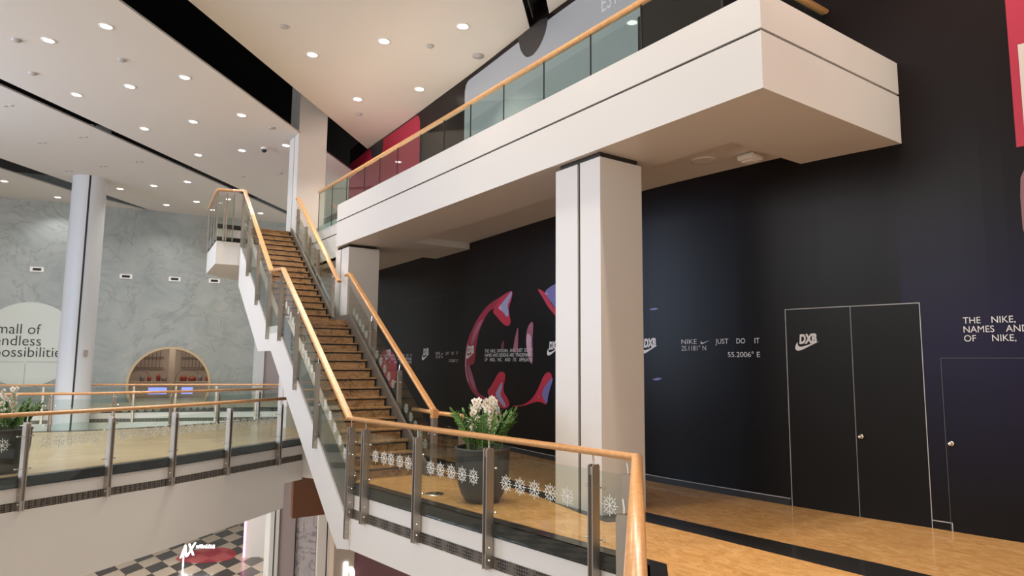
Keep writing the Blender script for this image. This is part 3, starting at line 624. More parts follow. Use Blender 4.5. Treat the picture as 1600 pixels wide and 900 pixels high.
for nm, m_, off, pts in (
    ('ring_band', 'redband', .004, BAND_RED),
    ('ring_sheen', 'pink', .006, [(13.013, 2.872), (13.238, 2.792), (13.5, 2.544), (13.628, 2.287), (13.53, 2.266), (13.307, 2.538), (13.084, 2.73)]),
    ('ring_sheen', 'pink', .006, [(13.731, 1.826), (13.767, 1.713), (13.66, 1.456), (13.401, 1.208), (13.306, 1.23), (13.467, 1.497), (13.61, 1.715)]),
    ('ring_rim', 'pinkw', .007, [(13.767, 2.312), (13.891, 1.862), (13.842, 1.582), (13.696, 1.363), (13.658, 1.382), (13.802, 1.583), (13.831, 1.862), (13.727, 2.292)]),
    ('claw', 'red', .008, [(11.758, 3.419), (12.193, 3.317), (12.505, 3.076), (12.556, 2.973), (12.394, 2.893), (12.182, 2.742), (11.909, 2.627), (11.746, 2.705), (11.831, 2.913), (11.867, 3.051), (11.754, 3.18), (11.691, 3.345)]),
    ('claw_core', 'lilac', .010, [(11.741, 3.4), (11.921, 3.295), (12.139, 3.174), (12.293, 3.08), (12.257, 3.025), (12.083, 2.962), (11.963, 2.852), (11.847, 2.846), (11.866, 3.0), (11.917, 3.089), (11.82, 3.202), (11.708, 3.346)]),
    ('claw_glint', 'pinkw', .012, [(12.31, 3.081), (12.189, 3.116), (12.153, 3.018), (12.256, 3.016)]),
    ('claw', 'red', .008, [(10.782, 3.381), (10.475, 3.274), (10.313, 3.058), (10.002, 2.823), (9.926, 2.637), (10.129, 2.784), (10.365, 2.953), (10.556, 3.17)]),
    ('claw_core', 'blue', .010, [(10.448, 3.303), (10.182, 3.389), (10.002, 3.402), (9.852, 3.176), (9.927, 2.758), (10.129, 2.937), (10.313, 3.089), (10.474, 3.243)]),
    ('claw_glint', 'pinkw', .012, [(10.502, 3.261), (10.313, 3.214), (10.447, 3.217)]),
    ('streak', 'plum', .005, [(12.072, 2.36), (12.172, 2.26), (12.19, 2.156), (12.12, 2.12), (12.04, 2.188), (12.035, 2.26)]),
    ('streak', 'pink', .005, [(11.48, 2.643), (11.596, 2.381), (11.666, 2.15), (11.642, 2.10), (11.577, 2.06), (11.468, 2.12), (11.47, 2.30), (11.462, 2.477)]),
    ('streak', 'pink', .005, [(10.93, 2.717), (11.108, 2.595), (11.165, 2.37), (11.148, 2.143), (11.06, 1.95), (10.92, 1.78), (10.899, 2.064), (10.92, 2.271), (10.911, 2.427), (10.884, 2.618)]),
    ('streak_core', 'pinkw', .007, [(11.12, 2.482), (11.146, 2.305), (11.123, 2.143), (11.04, 1.98), (10.962, 2.0), (10.969, 2.271), (10.958, 2.40)]),
    ('claw', 'red', .008, [(12.024, 1.65), (12.262, 1.663), (12.571, 1.345), (12.784, 1.215), (12.709, 1.114), (12.456, 0.988), (12.143, 0.871), (11.943, 0.866), (11.749, 0.961), (11.882, 1.119), (12.083, 1.243), (11.956, 1.583)]),
    ('claw_core', 'lilac', .010, [(12.105, 1.462), (12.289, 1.286), (12.425, 1.144), (12.214, 1.001), (12.043, 0.91), (11.911, 0.902), (12.012, 1.029), (12.2, 1.154), (12.085, 1.344)]),
    ('claw', 'red', .008, [(10.281, 1.694), (10.493, 1.644), (10.682, 1.362), (10.905, 1.134), (11.224, 0.991), (11.685, 0.945), (11.685, 0.928), (11.194, 0.974), (10.819, 1.077), (10.571, 1.09), (10.41, 1.023), (10.358, 1.207), (10.203, 1.544)]),
    ('claw_core', 'blue', .010, [(10.203, 1.589), (10.412, 1.448), (10.572, 1.274), (10.544, 1.183), (10.384, 1.024), (10.345, 1.253), (10.203, 1.514)]),
    ('claw_glint', 'letter', .012, [(10.709, 1.206), (10.667, 1.177), (10.613, 1.203), (10.667, 1.189)]),
    ('claw_tip', 'blue', .006, [(7.632, 2.739), (7.508, 2.763), (7.389, 2.745), (7.509, 2.721)]),
    ('claw_tip', 'blue', .006, [(7.585, 1.605), (7.451, 1.639), (7.347, 1.631), (7.452, 1.588)])):
    graphic(nm, pts, off, m_, r)
o = graphic('wall_graphic', [(19.342, 2.137), (18.682, 2.249), (18.14, 2.012), (18.051, 1.555), (18.143, 1.234), (18.421, 1.065), (18.601, 1.128), (18.673, 1.312), (18.915, 1.352), (19.242, 1.655), (19.432, 1.702)], .005, 'red')
tag(o, 'crimson print on the black wall seen behind the lower right stair railing', 'wall graphic')
# upper storey prints
r = thing('wall_graphic', wp(19, 7), 'bright red printed panel with a dark notch on the upper wall far along the balcony', 'wall graphic')
b = MB(); columns(22.95, 16.85, lambda y: 5.5, lambda y: rounded(y, 30, 16.85, 9.05, .3), .004, b); part(b, 'red_field', M['red'], r)
graphic('dark_notch', [(20.75, 9.1), (20.689, 8.843), (20.499, 8.62), (20.1, 8.45), (19.75, 8.5), (19.644, 8.75), (19.6, 9.1)], .008, 'ash', r, 1)
r = thing('wall_graphic', wp(11, 7), 'pale grey printed panel with a dark tongue shape on the upper wall', 'wall graphic')
b = MB(); columns(14.13, 7.72, lambda y: 7.86, lambda y: rounded(y, 14.13, 7.72, 8.97, .25), .004, b); part(b, 'upper_field', M['grey'], r); b = MB(); strip_print(14.13, 7.78, 5.5, 7.86, .004, b); part(b, 'lower_field', M['grey2'], r)
graphic('dark_tongue', [(11.6, 9.1), (11.53, 8.986), (11.464, 8.76), (11.286, 8.53), (11.114, 8.44), (10.893, 8.43), (10.626, 8.56), (10.44, 8.82), (10.38, 9.1)], .008, 'ash', r, 1)
def wall_text(txt, y, z, h, off, root=None, bold=0, shear=0, width=None, name='wall_lettering', m='letter'):
    vs, fs = text_mesh(txt, h/.70, bold, shear)
    x0 = min(v.x for v in vs); x1 = max(v.x for v in vs); k = (width/(x1-x0)) if width else 1.0
    b = MB(); b.add([wp(y-(v.x-x0)*k, z+v.y, off) for v in vs], fs)
    if root is not None: return part(b, name, M[m], root)
    return b.build(name, M[m])
wall_text('EST.', 8.70, 8.36, .34, .008, r, width=.52, name='lettering')
r = thing('wall_graphic', wp(2, 6), 'red printed panel with a pale inner field, high at the right edge', 'wall graphic')
b = MB(); strip_print(2.66, .2, 4.29, 9.0, .004, b); part(b, 'red_field', M['red'], r)
b = MB(); strip_print(2.58, .5, 4.39, 5.46, .008, b); part(b, 'pale_field', M['offwhite'], r)
o = graphic('wall_graphic', [(2.66, 3.9), (2.60, 4.05), (2.3, 4.1), (1.4, 4.1), (1.0, 3.9), (1.0, 3.1), (1.4, 2.9), (2.2, 2.8), (2.5, 2.9), (2.66, 3.2)], .004, 'rose', None, 1)
tag(o, 'dull rose rounded print below the red panel at the right edge', 'wall graphic')
# swoosh and airport code emblem
SWO = [(345, 440), (320, 480), (300, 520), (286, 560), (287, 600), (305, 632), (335, 648), (370, 650), (440, 633), (520, 598), (600, 558), (690, 515), (770, 477), (865, 432), (800, 446), (700, 480), (600, 512), (500, 543), (440, 555), (395, 553), (365, 535), (352, 500)]
def swoosh_pts(w): return [((x-285)/580*w, (650-y)/580*w) for x, y in SWO]
def emblem(y, z, w, off, root=None, label=None):
    rt = root or thing('wall_emblem', wp(y, z), label, 'emblem', 'tick emblems along the black wall')
    b = MB(); b.poly([wp(y-u, z+v, off) for u, v in swoosh_pts(w)]); part(b, 'tick', M['letter'], rt)
    vs, fs = text_mesh('DXB', w*.36/.70, .028*w*1.0, .12); x0 = min(v.x for v in vs); x1 = max(v.x for v in vs); k = w*.72/(x1-x0)
    b = MB(); b.add([wp(y-(w*.185+(v.x-x0)*k), z+w*.30+v.y+.03*(v.x-x0), off+.001) for v in vs], fs); part(b, 'letters', M['letter'], rt)
    return rt
emblem(7.80, 2.02, .36, .005, label='white emblem of bold letters over a tick just right of the big pillar')
emblem(10.40, 2.0, .40, .005, label='white emblem of bold letters over a tick just left of the big pillar')
emblem(13.83, 1.94, .44, .013, label='white emblem over a tick on the red left rim of the printed ring')
emblem(16.35, 1.90, .46, .005, label='small white emblem over a tick left of the coordinates near the stair rail')
emblem(18.95, 1.90, .46, .009, label='white emblem over a tick on the crimson print behind the stair rail')
def coord_block(y, z, k, label):
    rt = thing('wall_lettering', wp(y, z), label, 'lettering'); h = .074*k
    wall_text('NIKE', y, z+.155*k, h, .005, rt, width=.28*k, name='word')
    b = MB(); b.poly([wp(y-.345*k-u, z+.15*k+v, .005) for u, v in [(a*1.0, c*.9) for a, c in swoosh_pts(.155*k)]]); part(b, 'tick', M['letter'], rt)
    for i, (wd, dx, wdt) in enumerate((('JUST', .60, .215), ('DO', .945, .135), ('IT', 1.225, .075))): wall_text(wd, y-dx*k, z+.150*k, h, .005, rt, width=wdt*k, name='word')
    wall_text('25.1181\u00b0 N', y, z+.055*k, h, .005, rt, width=.44*k, name='coordinate')
    wall_text('55.2006\u00b0 E', y-.80*k, z-.045*k, h, .005, rt, width=.50*k, name='coordinate')
coord_block(6.975, 2.01, 1.0, 'white slogan and map coordinates printed between the pillar and the double door')
coord_block(15.5, 1.90, .95, 'white slogan and map coordinates printed left of the ring, by the stair rail')
LINES = [['THE', 'NIKE,', 'SWOOSH,', 'AND', 'JUST', 'DO', 'IT'], ['NAMES', 'AND', 'DESIGNS', 'ARE', 'TRADEMARKS'], ['OF', 'NIKE,', 'INC.', 'AND', 'ITS', 'AFFILIATES']]
def legal_block(y, z, width, h, gap, label, narrow=1.0, off=.009):
    rt = thing('wall_lettering', wp(y, z), label, 'lettering')
    for li, words in enumerate(LINES):
        ms_ = []
        for w_ in words:
            vs, fs = text_mesh(w_, h/.70); x0 = min(v.x for v in vs); ms_.append(([Vector(((v.x-x0)*narrow, v.y, 0)) for v in vs], fs))
        ws = [max(v.x for v in vs) for vs, _ in ms_]; sp = (width-sum(ws))/(len(words)-1); x = 0
        for (vs, fs), w_ in zip(ms_, ws):
            b = MB(); b.add([wp(y-x-v.x, z-li*gap+v.y, off) for v in vs], fs); part(b, 'word', M['letter'], rt); x += w_+sp
legal_block(12.91, 2.08, 2.0, .074, .098, 'three lines of small white lettering across the printed ring')
legal_block(19.42, 2.00, 2.4, .074, .098, 'three lines of small white lettering behind the lower right stair rail')
legal_block(3.262, 2.345, 2.0, .074, .102, 'three lines of white lettering on the dark blue panel at the right edge', .88)

# ------------------------------------------------------------------ doors in the hoarding
d1 = thing('door_1', wp(4.45, 0), 'black double door with thin silver outlines in the hoarding', 'door'); d1['kind'] = 'structure'
def leaf(root, ya, yb, z1, label, knob_y=None, lines=True, lw=.009):
    b = MB(); n = 6; o0 = .004
    for i in range(n):
        a = ya+(yb-ya)*i/n; c = ya+(yb-ya)*(i+1)/n
        b.poly([wp(a, 0, o0), wp(c, 0, o0), wp(c, z1, o0), wp(a, z1, o0)])
    lf = part(b, 'door_leaf', M['vinylk'] if lines else M['vinyl'], root)
    b = MB()
    for y in (ya, yb):
        b.poly([wp(y+lw/2, 0, .008), wp(y-lw/2, 0, .008), wp(y-lw/2, z1, .008), wp(y+lw/2, z1, .008)])
    for i in range(n):
        a = ya+(yb-ya)*i/n; c = ya+(yb-ya)*(i+1)/n; b.poly([wp(a, z1-lw, .008), wp(c, z1-lw, .008), wp(c, z1, .008), wp(a, z1, .008)])
    e = part(b, 'outline', M['line'] if lines else M['line2'], root); 
    if knob_y:
        p = wp(knob_y, .98, 0); q = (wp(knob_y, .98, .1)-p).normalized(); b = MB()
        b.rod(p, p+q*.012, .030, n=16); b.rod(p, p+q*.05, .012, n=10); b.ball(p+q*.062, .026, 14); part(b, 'knob', M['chrome'], root, True)
    return lf
leaf(d1, 5.29, 4.455, 2.615, '', None); leaf(d1, 4.455, 3.69, 2.615, '', 4.40)
emblem(5.17, 2.05, .32, .010, d1)
d2 = thing('door_2', wp(3.1, 0), 'single dark blue door with a faint outline at the right edge', 'door'); d2['kind'] = 'structure'
leaf(d2, 3.505, 2.5, 1.957, '', 3.455, lines=False, lw=.006)
b = MB(); b.poly([wp(3.69, .085, .006), wp(3.49, .085, .006), wp(3.49, .097, .006), wp(3.69, .097, .006)]); b.poly([wp(3.497, 0, .006), wp(3.487, 0, .006), wp(3.487, .09, .006), wp(3.497, .09, .006)]); part(b, 'skirting_outline', M['line'], d2)
b = MB()
for y in (14.9,): b.poly([wp(y+.004, 0, .003), wp(y-.004, 0, .003), wp(y-.004, 3.6, .003), wp(y+.004, 3.6, .003)])
strip_print(18.6, 14.9, 3.58, 3.588, .003, b); struct(b.build('trim_10', M['ash']), 'faint panel joint in the black hoarding', 'trim')

# ------------------------------------------------------------------ marble wall: lettering, panel, lights, round opening
r = thing('hoarding_disc', bw(1.45, 2.45, -.02), 'round pale infill panel set in the marble wall behind the lettering', 'panel')
b = MB(); cc = (1.42, 2.44); n = 64
b.extrude([bw(cc[0]+1.74*math.cos(2*math.pi*i/n), cc[1]+1.74*math.sin(2*math.pi*i/n), -.004) for i in range(n)], BN*-.02); part(b, 'disc', mat('disc_paint', (.62, .66, .62), .5), r)
b = MB(); b.obox(bw(0, 0, -.026), BE, BN, (0, 0, 1), (.15, 1.33), (-.004, 0), (1.70, 1.725)); b.obox(bw(0, 0, -.026), BE, BN, (0, 0, 1), (1.40, 2.5), (-.004, 0), (1.70, 1.735)); b.obox(bw(0, 0, -.026), BE, BN, (0, 0, 1), (1.355, 1.38), (-.004, 0), (.75, 1.70)); part(b, 'door_joint', M['edge'], r)
r = thing('wall_sign', bw(1, 2.4, -.05), 'black lettering spelling mall of endless possibilitie beside the round column', 'sign')
for txt, ur, z in (('mall of', 1.80, 2.86), ('endless', 1.84, 2.38), ('possibilities', 2.78, 1.92)):
    vs, fs = text_mesh(txt, .60, -.004); x1 = max(v.x for v in vs); k = .92
    b = MB(); b.add([bw(ur-(x1-v.x)*k, z+v.y, -.034) for v in vs], fs); part(b, 'lettering_line', M['lettering'], r)
for i, ((u, z), where) in enumerate(zip([(1.48, 5.56), (4.72, 5.47), (6.63, 5.47), (8.27, 5.49)], ('left of the round column', 'first to the right of the round column', 'second to the right of the round column', 'below the stair head platform'))):
    r = thing('wall_light', bw(u, z, -.02), 'white framed slot light in the marble wall, %s' % where, 'wall light', 'slot lights in the marble wall')
    b = MB(); b.obox(bw(u, z), BE, BN, (0, 0, 1), (-.24, .24), (-.03, .0), (-.10, -.055)); b.obox(bw(u, z), BE, BN, (0, 0, 1), (-.24, .24), (-.03, 0), (.055, .10)); b.obox(bw(u, z), BE, BN, (0, 0, 1), (-.24, -.15), (-.03, 0), (-.055, .055)); b.obox(bw(u, z), BE, BN, (0, 0, 1), (.15, .24), (-.03, 0), (-.055, .055)); part(b, 'frame', M['trimwhite'], r)
    b = MB(); b.obox(bw(u, z), BE, BN, (0, 0, 1), (-.15, .15), (-.012, 0), (-.055, .055)); part(b, 'slot', M['black'], r)
r = thing('round_portal', bw(cu, 0), 'round opening framed in pale wood through the marble wall', 'opening')
b = MB(); n = 72
for i in range(n):
    a0 = 2*math.pi*i/n; a1 = 2*math.pi*(i+1)/n
    P_ = lambda a, q, d: bw(cu+q*math.cos(a), cz+q*math.sin(a), d)
    b.add([P_(a0, 1.585, -.06), P_(a1, 1.585, -.06), P_(a1, 1.68, -.06), P_(a0, 1.68, -.06), P_(a0, 1.585, .36), P_(a1, 1.585, .36), P_(a1, 1.68, .0), P_(a0, 1.68, .0)], [(0, 1, 2, 3), (1, 0, 4, 5), (3, 2, 6, 7)])
part(b, 'frame', M['ringwood'], r)
# shop seen through the opening
M['mauvedark'] = mat('dark_mauve', (.17, .12, .105), .6)
b = MB(); Q = lambda u, z, d: bw(cu+u, z, d)
b.poly([Q(-5, 0, 5.5), Q(5, 0, 5.5), Q(5, 4, 5.5), Q(-5, 4, 5.5)]); b.poly([Q(-5, 0, .36), Q(-5, 0, 5.5), Q(-5, 4, 5.5), Q(-5, 4, .36)]); b.poly([Q(5, 0, 5.5), Q(5, 0, .36), Q(5, 4, .36), Q(5, 4, 5.5)])
struct(b.build('wall_shop', M['beige']), 'beige walls of the shop behind the round opening', 'wall')
b = MB(); b.poly([Q(-5, 3.2, .36), Q(5, 3.2, .36), Q(5, 3.2, 5.5), Q(-5, 3.2, 5.5)]); struct(b.build('ceiling', M['ceil']), 'shop ceiling behind the round opening', 'ceiling')
lamp('shop_fill', 'AREA', tuple(Q(0, 3.1, 2.6)), 60, (1, .86, .72), tuple(Q(0, 0, 2.7)), 4, 3)  # added fill lamp, unseen, brightening the shop interior
b = MB(); b.obox(Q(0, 0, 0), BE, BN, (0, 0, 1), (-.12, .14), (3.0, 3.3), (0, 3.2)); tag(b.build('shop_pillar', M['beige']), 'plain beige pillar inside the shop behind the round opening', 'pillar')
b = MB()
b.prism([tuple(Q(-3, 0, 2.2))[:2], tuple(Q(.1, 0, 3.3))[:2], tuple(Q(.1, 0, 3.5))[:2], tuple(Q(-3, 0, 2.5))[:2]], 3.15, 3.19); b.prism([tuple(Q(.1, 0, 3.3))[:2], tuple(Q(3, 0, 1.6))[:2], tuple(Q(3, 0, 1.9))[:2], tuple(Q(.1, 0, 3.5))[:2]], 3.15, 3.19)
tag(b.build('ceiling_slot', M['black']), 'dark slot in the shop ceiling', 'ceiling slot')
for x, w, lab in ((-2.2, 3.6, 'screen of thin dark bars on the shop wall left of the shop pillar'), (2.3, 3.8, 'screen of thin dark bars on the shop wall right of the shop pillar')):
    b = MB(); r = thing('bar_screen', Q(x, 1.4, 5.4), lab, 'screen')
    for i in range(int(w/.17)): b.obox(Q(x-w/2+i*.17, 0, 5.4), BE, BN, (0, 0, 1), (0, .022), (-.06, 0), (1.45, 2.55))
    for z in (1.42, 1.95, 2.53): b.obox(Q(x, 0, 5.4), BE, BN, (0, 0, 1), (-w/2, w/2), (-.05, 0), (z, z+.035))
    part(b, 'bars', M['mauvedark'], r)
for x, w, lab in ((-1.4, .9, 'left'), (.75, 1.1, 'middle'), (2.3, 1.2, 'right')):
    b = MB(); pts = [Q(x+w/2*math.cos(a), .9+w/2*math.sin(a)*.9, 4.6) for a in [math.pi*i/14 for i in range(15)]]
    b.tube(pts, .02, 6); b.rod(Q(x+w/2, 0, 4.6), Q(x+w/2, .9, 4.6), .02); b.rod(Q(x-w/2, 0, 4.6), Q(x-w/2, .9, 4.6), .02)
    tag(b.build('display_arch', M['chairgrey']), 'thin dark arch in the shop, %s of the three seen through the opening' % lab, 'arch')
for i, (x, h, w) in enumerate(((-1.25, .3, .2), (-.95, .24, .16), (-.55, .34, .18), (-.3, .2, .22), (.55, .28, .3), (.95, .22, .35), (1.3, .3, .2), (1.7, .24, .3))):
    b = MB(); b.lathe([(0, .8), (w*.5, .8), (w*.55, .8+h*.6), (w*.35, .8+h), (0, .8+h)], Q(x, 0, 3.7), 10)
    tag(b.build('display_vase', M['copper'] if i % 3 else M['chairgrey'], None, True), 'rust or dark vase on the shop shelf behind the round opening', 'vase', 'vases on the shop shelf')
r = thing('shop_counter', Q(.2, 0, 3.7), 'long shop counter with bluish lit front behind the round opening', 'counter')
b = MB(); b.obox(Q(0, 0, 3.7), BE, BN, (0, 0, 1), (-2.4, 2.4), (-.25, .3), (.72, .80)); b.obox(Q(0, 0, 3.7), BE, BN, (0, 0, 1), (-2.3, 2.3), (-.2, .25), (0, .72)); part(b, 'body', M['beige'], r)
for x0, x1 in ((-.95, -.15), (.5, 1.0)):
    b = MB(); b.obox(Q(0, 0, 3.7), BE, BN, (0, 0, 1), (x0, x1), (-.215, -.205), (.18, .5)); part(b, 'lit_panel', M['screen'], r)

# ------------------------------------------------------------------ ceiling fittings
def downlight(x, y, z, label, power, group, rad=.085, col=(1, .87, .71), angle=125):
    r = thing('ceiling_downlight', (x, y, z), label, 'ceiling light', group)
    b = MB(); b.lathe([(rad+.035, z+.002), (rad+.035, z-.012), (rad+.004, z-.014), (rad, z-.002)], (x, y, 0), 24); part(b, 'trim_ring', M['trimwhite'], r, True)
    b = MB(); b.lathe([(0, z-.006), (rad, z-.006)], (x, y, 0), 24); part(b, 'lens', M['lampglow'], r)
    if power: l = lamp('bulb', 'SPOT', (x, y, z-.03), power, col, (x, y, 0), .07, angle=angle, blend=.7)
    return r
rows = [[(0.64, 15.13), (-0.3, 16.54)], [(2.36, 16.86), (1.36, 18.24), (0.32, 19.64)], [(4.06, 18.62), (3.08, 19.96), (2.04, 21.43)], [(5.81, 20.48), (4.83, 21.84), (3.79, 23.19)]]
names = (('right-hand', 'left-hand'), ('right-hand', 'middle', 'left-hand'))
for ri, row in enumerate(rows):
    for ci, (x, y) in enumerate(row):
        downlight(x, y, 8.5, 'recessed downlight in the middle ceiling band, %s one of the %s row from upper left' % ((names[0] if len(row) == 2 else names[1])[ci], ('first', 'second', 'third', 'fourth')[ri]), 140, 'downlights of the middle ceiling band', .10, (1, .98, .95))
for (x, y), w_ in zip([(4.1, 27.03), (3.15, 28.44), (2.15, 29.78), (5.95, 28.97), (4.99, 30.26), (4.05, 31.7), (7.77, 30.89)], ('right one of the front row', 'middle one of the front row', 'left one of the front row', 'right one of the second row', 'middle one of the second row', 'left one of the second row', 'lone one seen above the stairs')):
    downlight(x, y, 8.5, 'downlight in the ceiling band before the marble wall, %s' % w_, 140, 'downlights before the marble wall', .11, (1, .98, .95))
for (x, y), w_ in zip([(-1.52, 31.16), (0.18, 32.95)], ('at the left edge', 'beside the round column')):
    downlight(x, y, 8.5, 'downlight in the far left ceiling band, %s' % w_, 140, 'downlights of the far left ceiling band', .11, (1, .98, .95))
for (x, y), w_ in zip([(4.81, 15.15), (5.91, 13.52), (7.01, 11.88), (6.74, 17.09), (7.81, 15.44)], ('left one of the upper three', 'middle one of the upper three', 'right one of the upper three', 'left one of the lower two', 'right one of the lower two')):
    downlight(x, y, 9.1, 'downlight in the highest ceiling band over the balcony, %s' % w_, 420, 'downlights over the balcony', .11, angle=100)
for x, y, p_ in ((5.15, 9.6, 460), (5.15, 7.4, 460), (5.2, 5.2, 460), (5.3, 3.2, 460), (7.1, 2.9, 460), (8.3, 1.6, 300), (5.0, 1.0, 460), (6.9, .4, 300), (2.6, 9.6, 260), (2.2, 6.6, 260), (2.0, 3.4, 260)):  # added downlights out of view, assumed from the light on the floor
    downlight(x, y, 9.1, 'assumed recessed downlight of the ceiling over the near gallery', p_, 'assumed downlights over the near gallery', .11, angle=78)
for i, (x, y, w_) in enumerate(((-1.12, 21.61, 'at the left edge'), (-0.38, 24.79, 'left one of the middle row'), (0.63, 23.38, 'right one of the middle row'), (0.42, 28.01, 'left one of the last row'), (1.36, 26.62, 'middle one of the last row'), (2.32, 25.25, 'right one of the last row'))):
    r = thing('twin_spotlight', (x, y, 8.5), 'small unlit twin spotlight in the third ceiling band, %s' % w_, 'spotlight', 'twin spotlights of the third ceiling band')
    for k in (-.10, .10):
        b = MB(); b.lathe([(.05, 8.503), (.05, 8.485), (.02, 8.49), (0, 8.493)], (x+k*.7, y-k*.7, 0), 12); part(b, 'spot_head', M['edge'], r, True)
for (x, y, z), w_ in zip([(-0.85, 16.91, 8.5), (-0.58, 18.72, 8.5), (1.05, 16.66, 8.5), (4.99, 19.12, 8.5), (6.57, 23.69, 8.5), (5.58, 24.95, 8.5), (6.86, 13.09, 9.1), (3.86, 14.18, 9.1), (7.21, 18.12, 9.1)],
    ('upper left corner of the middle ceiling band', 'left edge of the middle ceiling band', 'first row of lights in the middle ceiling band', 'dark dome camera', 'white column, on its right', 'slot before the last ceiling band', 'three lit downlights of the highest band', 'left edge of the highest band', 'lowest light of the highest band')):
    b = MB(); b.lathe([(.09, z+.002), (.09, z-.02), (.06, z-.045), (0, z-.05)], (x, y, 0), 16)
    tag(b.build('smoke_detector', M['edge'], None, True), 'small round ceiling sensor near the %s' % w_, 'sensor', 'ceiling sensors')
b = MB(); b.lathe([(.14, 9.102), (.14, 9.08), (0, 9.07)], (8.03, 12.87, 0), 20); tag(b.build('ceiling_speaker', M['edge'], None, True), 'flat grey ceiling speaker disc close to the black wall', 'speaker')
r = thing('dome_camera', (5.33, 21.15, 8.5), 'dark dome security camera under the middle ceiling band', 'camera')
b = MB(); b.lathe([(.10, 8.503), (.10, 8.44), (0, 8.44)], (5.33, 21.15, 0), 18); part(b, 'base', M['trimwhite'], r, True); b = MB(); b.ball((5.33, 21.15, 8.43), .085, 14); part(b, 'dome', M['camblack'], r, True)
r = thing('access_point', (7.86, 5.42, 4.68), 'white rounded box fixed under the balcony beside the black wall', 'access point')
b = MB(); b.box(7.72, 7.98, 5.32, 5.58, 4.66, 4.745); part(b, 'housing', M['trimwhite'], r, bevel=.03); b = MB(); b.box(7.77, 7.93, 5.37, 5.53, 4.635, 4.662); part(b, 'cover', M['trimwhite'], r, bevel=.012)
b = MB(); b.lathe([(.17, 4.751), (.17, 4.738), (.15, 4.736), (0, 4.738)], (7.55, 6.0, 0), 28); tag(b.build('soffit_hatch', M['panel'], None, True), 'round flush hatch in the balcony underside', 'hatch')
# dark opening in the high ceiling beside the wall
r = thing('ceiling_slot_glazing', (7.9, 10.5, 9.2), 'dark glazed slot between the ceiling bands beside the black wall', 'glazing')
b = MB(); b.extrude([(8.05, 10.75, 9.12), (7.3, 10.0, 9.12), (7.3, 10.0, 9.8), (8.05, 10.75, 9.8)], (.01, -.01, 0)); part(b, 'pane', M['bronze'], r); b = MB(); b.rod((7.75, 10.45, 9.12), (7.75, 10.45, 9.8), .015); part(b, 'mullion', M['black'], r)

# ------------------------------------------------------------------ planted pots
def zz_stem(base, az, lean, length, n, m, root, seed):
    rnd = random.Random(seed); b = MB(); pts = []
    for i in range(9):
        q = i/8; rr_ = lean*q*q*length; pts.append(Vector(base)+Vector((math.cos(az)*rr_, math.sin(az)*rr_, length*q*(1-.25*lean*q))))
    b.tube(pts, .008, 5, 0)
    for i in range(n):
        q = .25+.75*i/(n-1); k = q*8; a = int(min(7, k)); p = pts[a].lerp(pts[a+1], k-a); tg = (pts[a+1]-pts[a]).normalized()
        sd = tg.cross(Vector((math.cos(az+.4), math.sin(az+.4), .3))).normalized()
        for sg in ((1, -1) if i < n-1 else (0,)):
            d = (sd*sg+tg*.75+Vector((rnd.uniform(-.2, .2), rnd.uniform(-.2, .2), rnd.uniform(-.1, .2)))).normalized(); L_ = .115*(1-.35*q)+.02; w_ = L_*.21
            cr = d.cross(tg if sg else sd).normalized(); up = d.cross(cr).normalized()
            cs = [p, p+d*L_*.3+cr*w_+up*.006, p+d*L_*.7+cr*w_*.85+up*.004, p+d*L_, p+d*L_*.7-cr*w_*.85+up*.004, p+d*L_*.3-cr*w_+up*.006]
            b.add(cs+[p+d*L_*.5-up*.006], [(0, 1, 6), (1, 2, 6), (2, 3, 6), (3, 4, 6), (4, 5, 6), (5, 0, 6)], 1)
    return part(b, 'leaf_stem', [M['stem'], M[m]], root)
def orchid(base, az, h, reach, nf, root, seed):
    rnd = random.Random(seed); b = MB(); pts = []
    for i in range(12):
        q = i/11; up_ = min(1, q/.55); dn = max(0, q-.55)/.45
        pts.append(Vector(base)+Vector((math.cos(az)*reach*(up_*.35+dn*.65), math.sin(az)*reach*(up_*.35+dn*.65), h*math.sin(up_*math.pi/2)-dn*dn*h*.62)))
    b.tube(pts, .005, 5); sp = part(b, 'flower_stem', M['stem'], root)
    for i in range(nf):
        q = .50+.50*i/(nf-1); k = q*11; a = int(min(10, k)); p = pts[a].lerp(pts[a+1], k-a)+Vector((rnd.uniform(-.035, .035), rnd.uniform(-.035, .035), rnd.uniform(-.02, .02)))
        fa = az+rnd.uniform(-1.2, 1.2) if i % 2 else math.radians(-115)+rnd.uniform(-.7, .7); nrm = Vector((math.cos(fa), math.sin(fa), rnd.uniform(-.1, .3))).normalized(); u = nrm.cross(Vector((0, 0, 1))).normalized(); v = nrm.cross(u).normalized()*-1
        b = MB(); s_ = rnd.uniform(.040, .052)
        for j in range(5):
            an = math.pi/2+j*2*math.pi/5; d = u*math.cos(an)+v*math.sin(an); cr = u*-math.sin(an)+v*math.cos(an); w_ = s_*(.62 if j in (1, 4) else .42)
            b.add([p, p+d*s_*.4+cr*w_*.8+nrm*.006, p+d*s_*.85+cr*w_*.7+nrm*.004, p+d*s_*1.1, p+d*s_*.85-cr*w_*.7+nrm*.004, p+d*s_*.4-cr*w_*.8+nrm*.006], [(0, 1, 2, 3), (0, 3, 4, 5)], 0)
        b.ball(p+nrm*.012, .012, 6, mi=1)
        o = b.build('blossom', [M['petal'], M['petalc']]); adopt(o, sp)
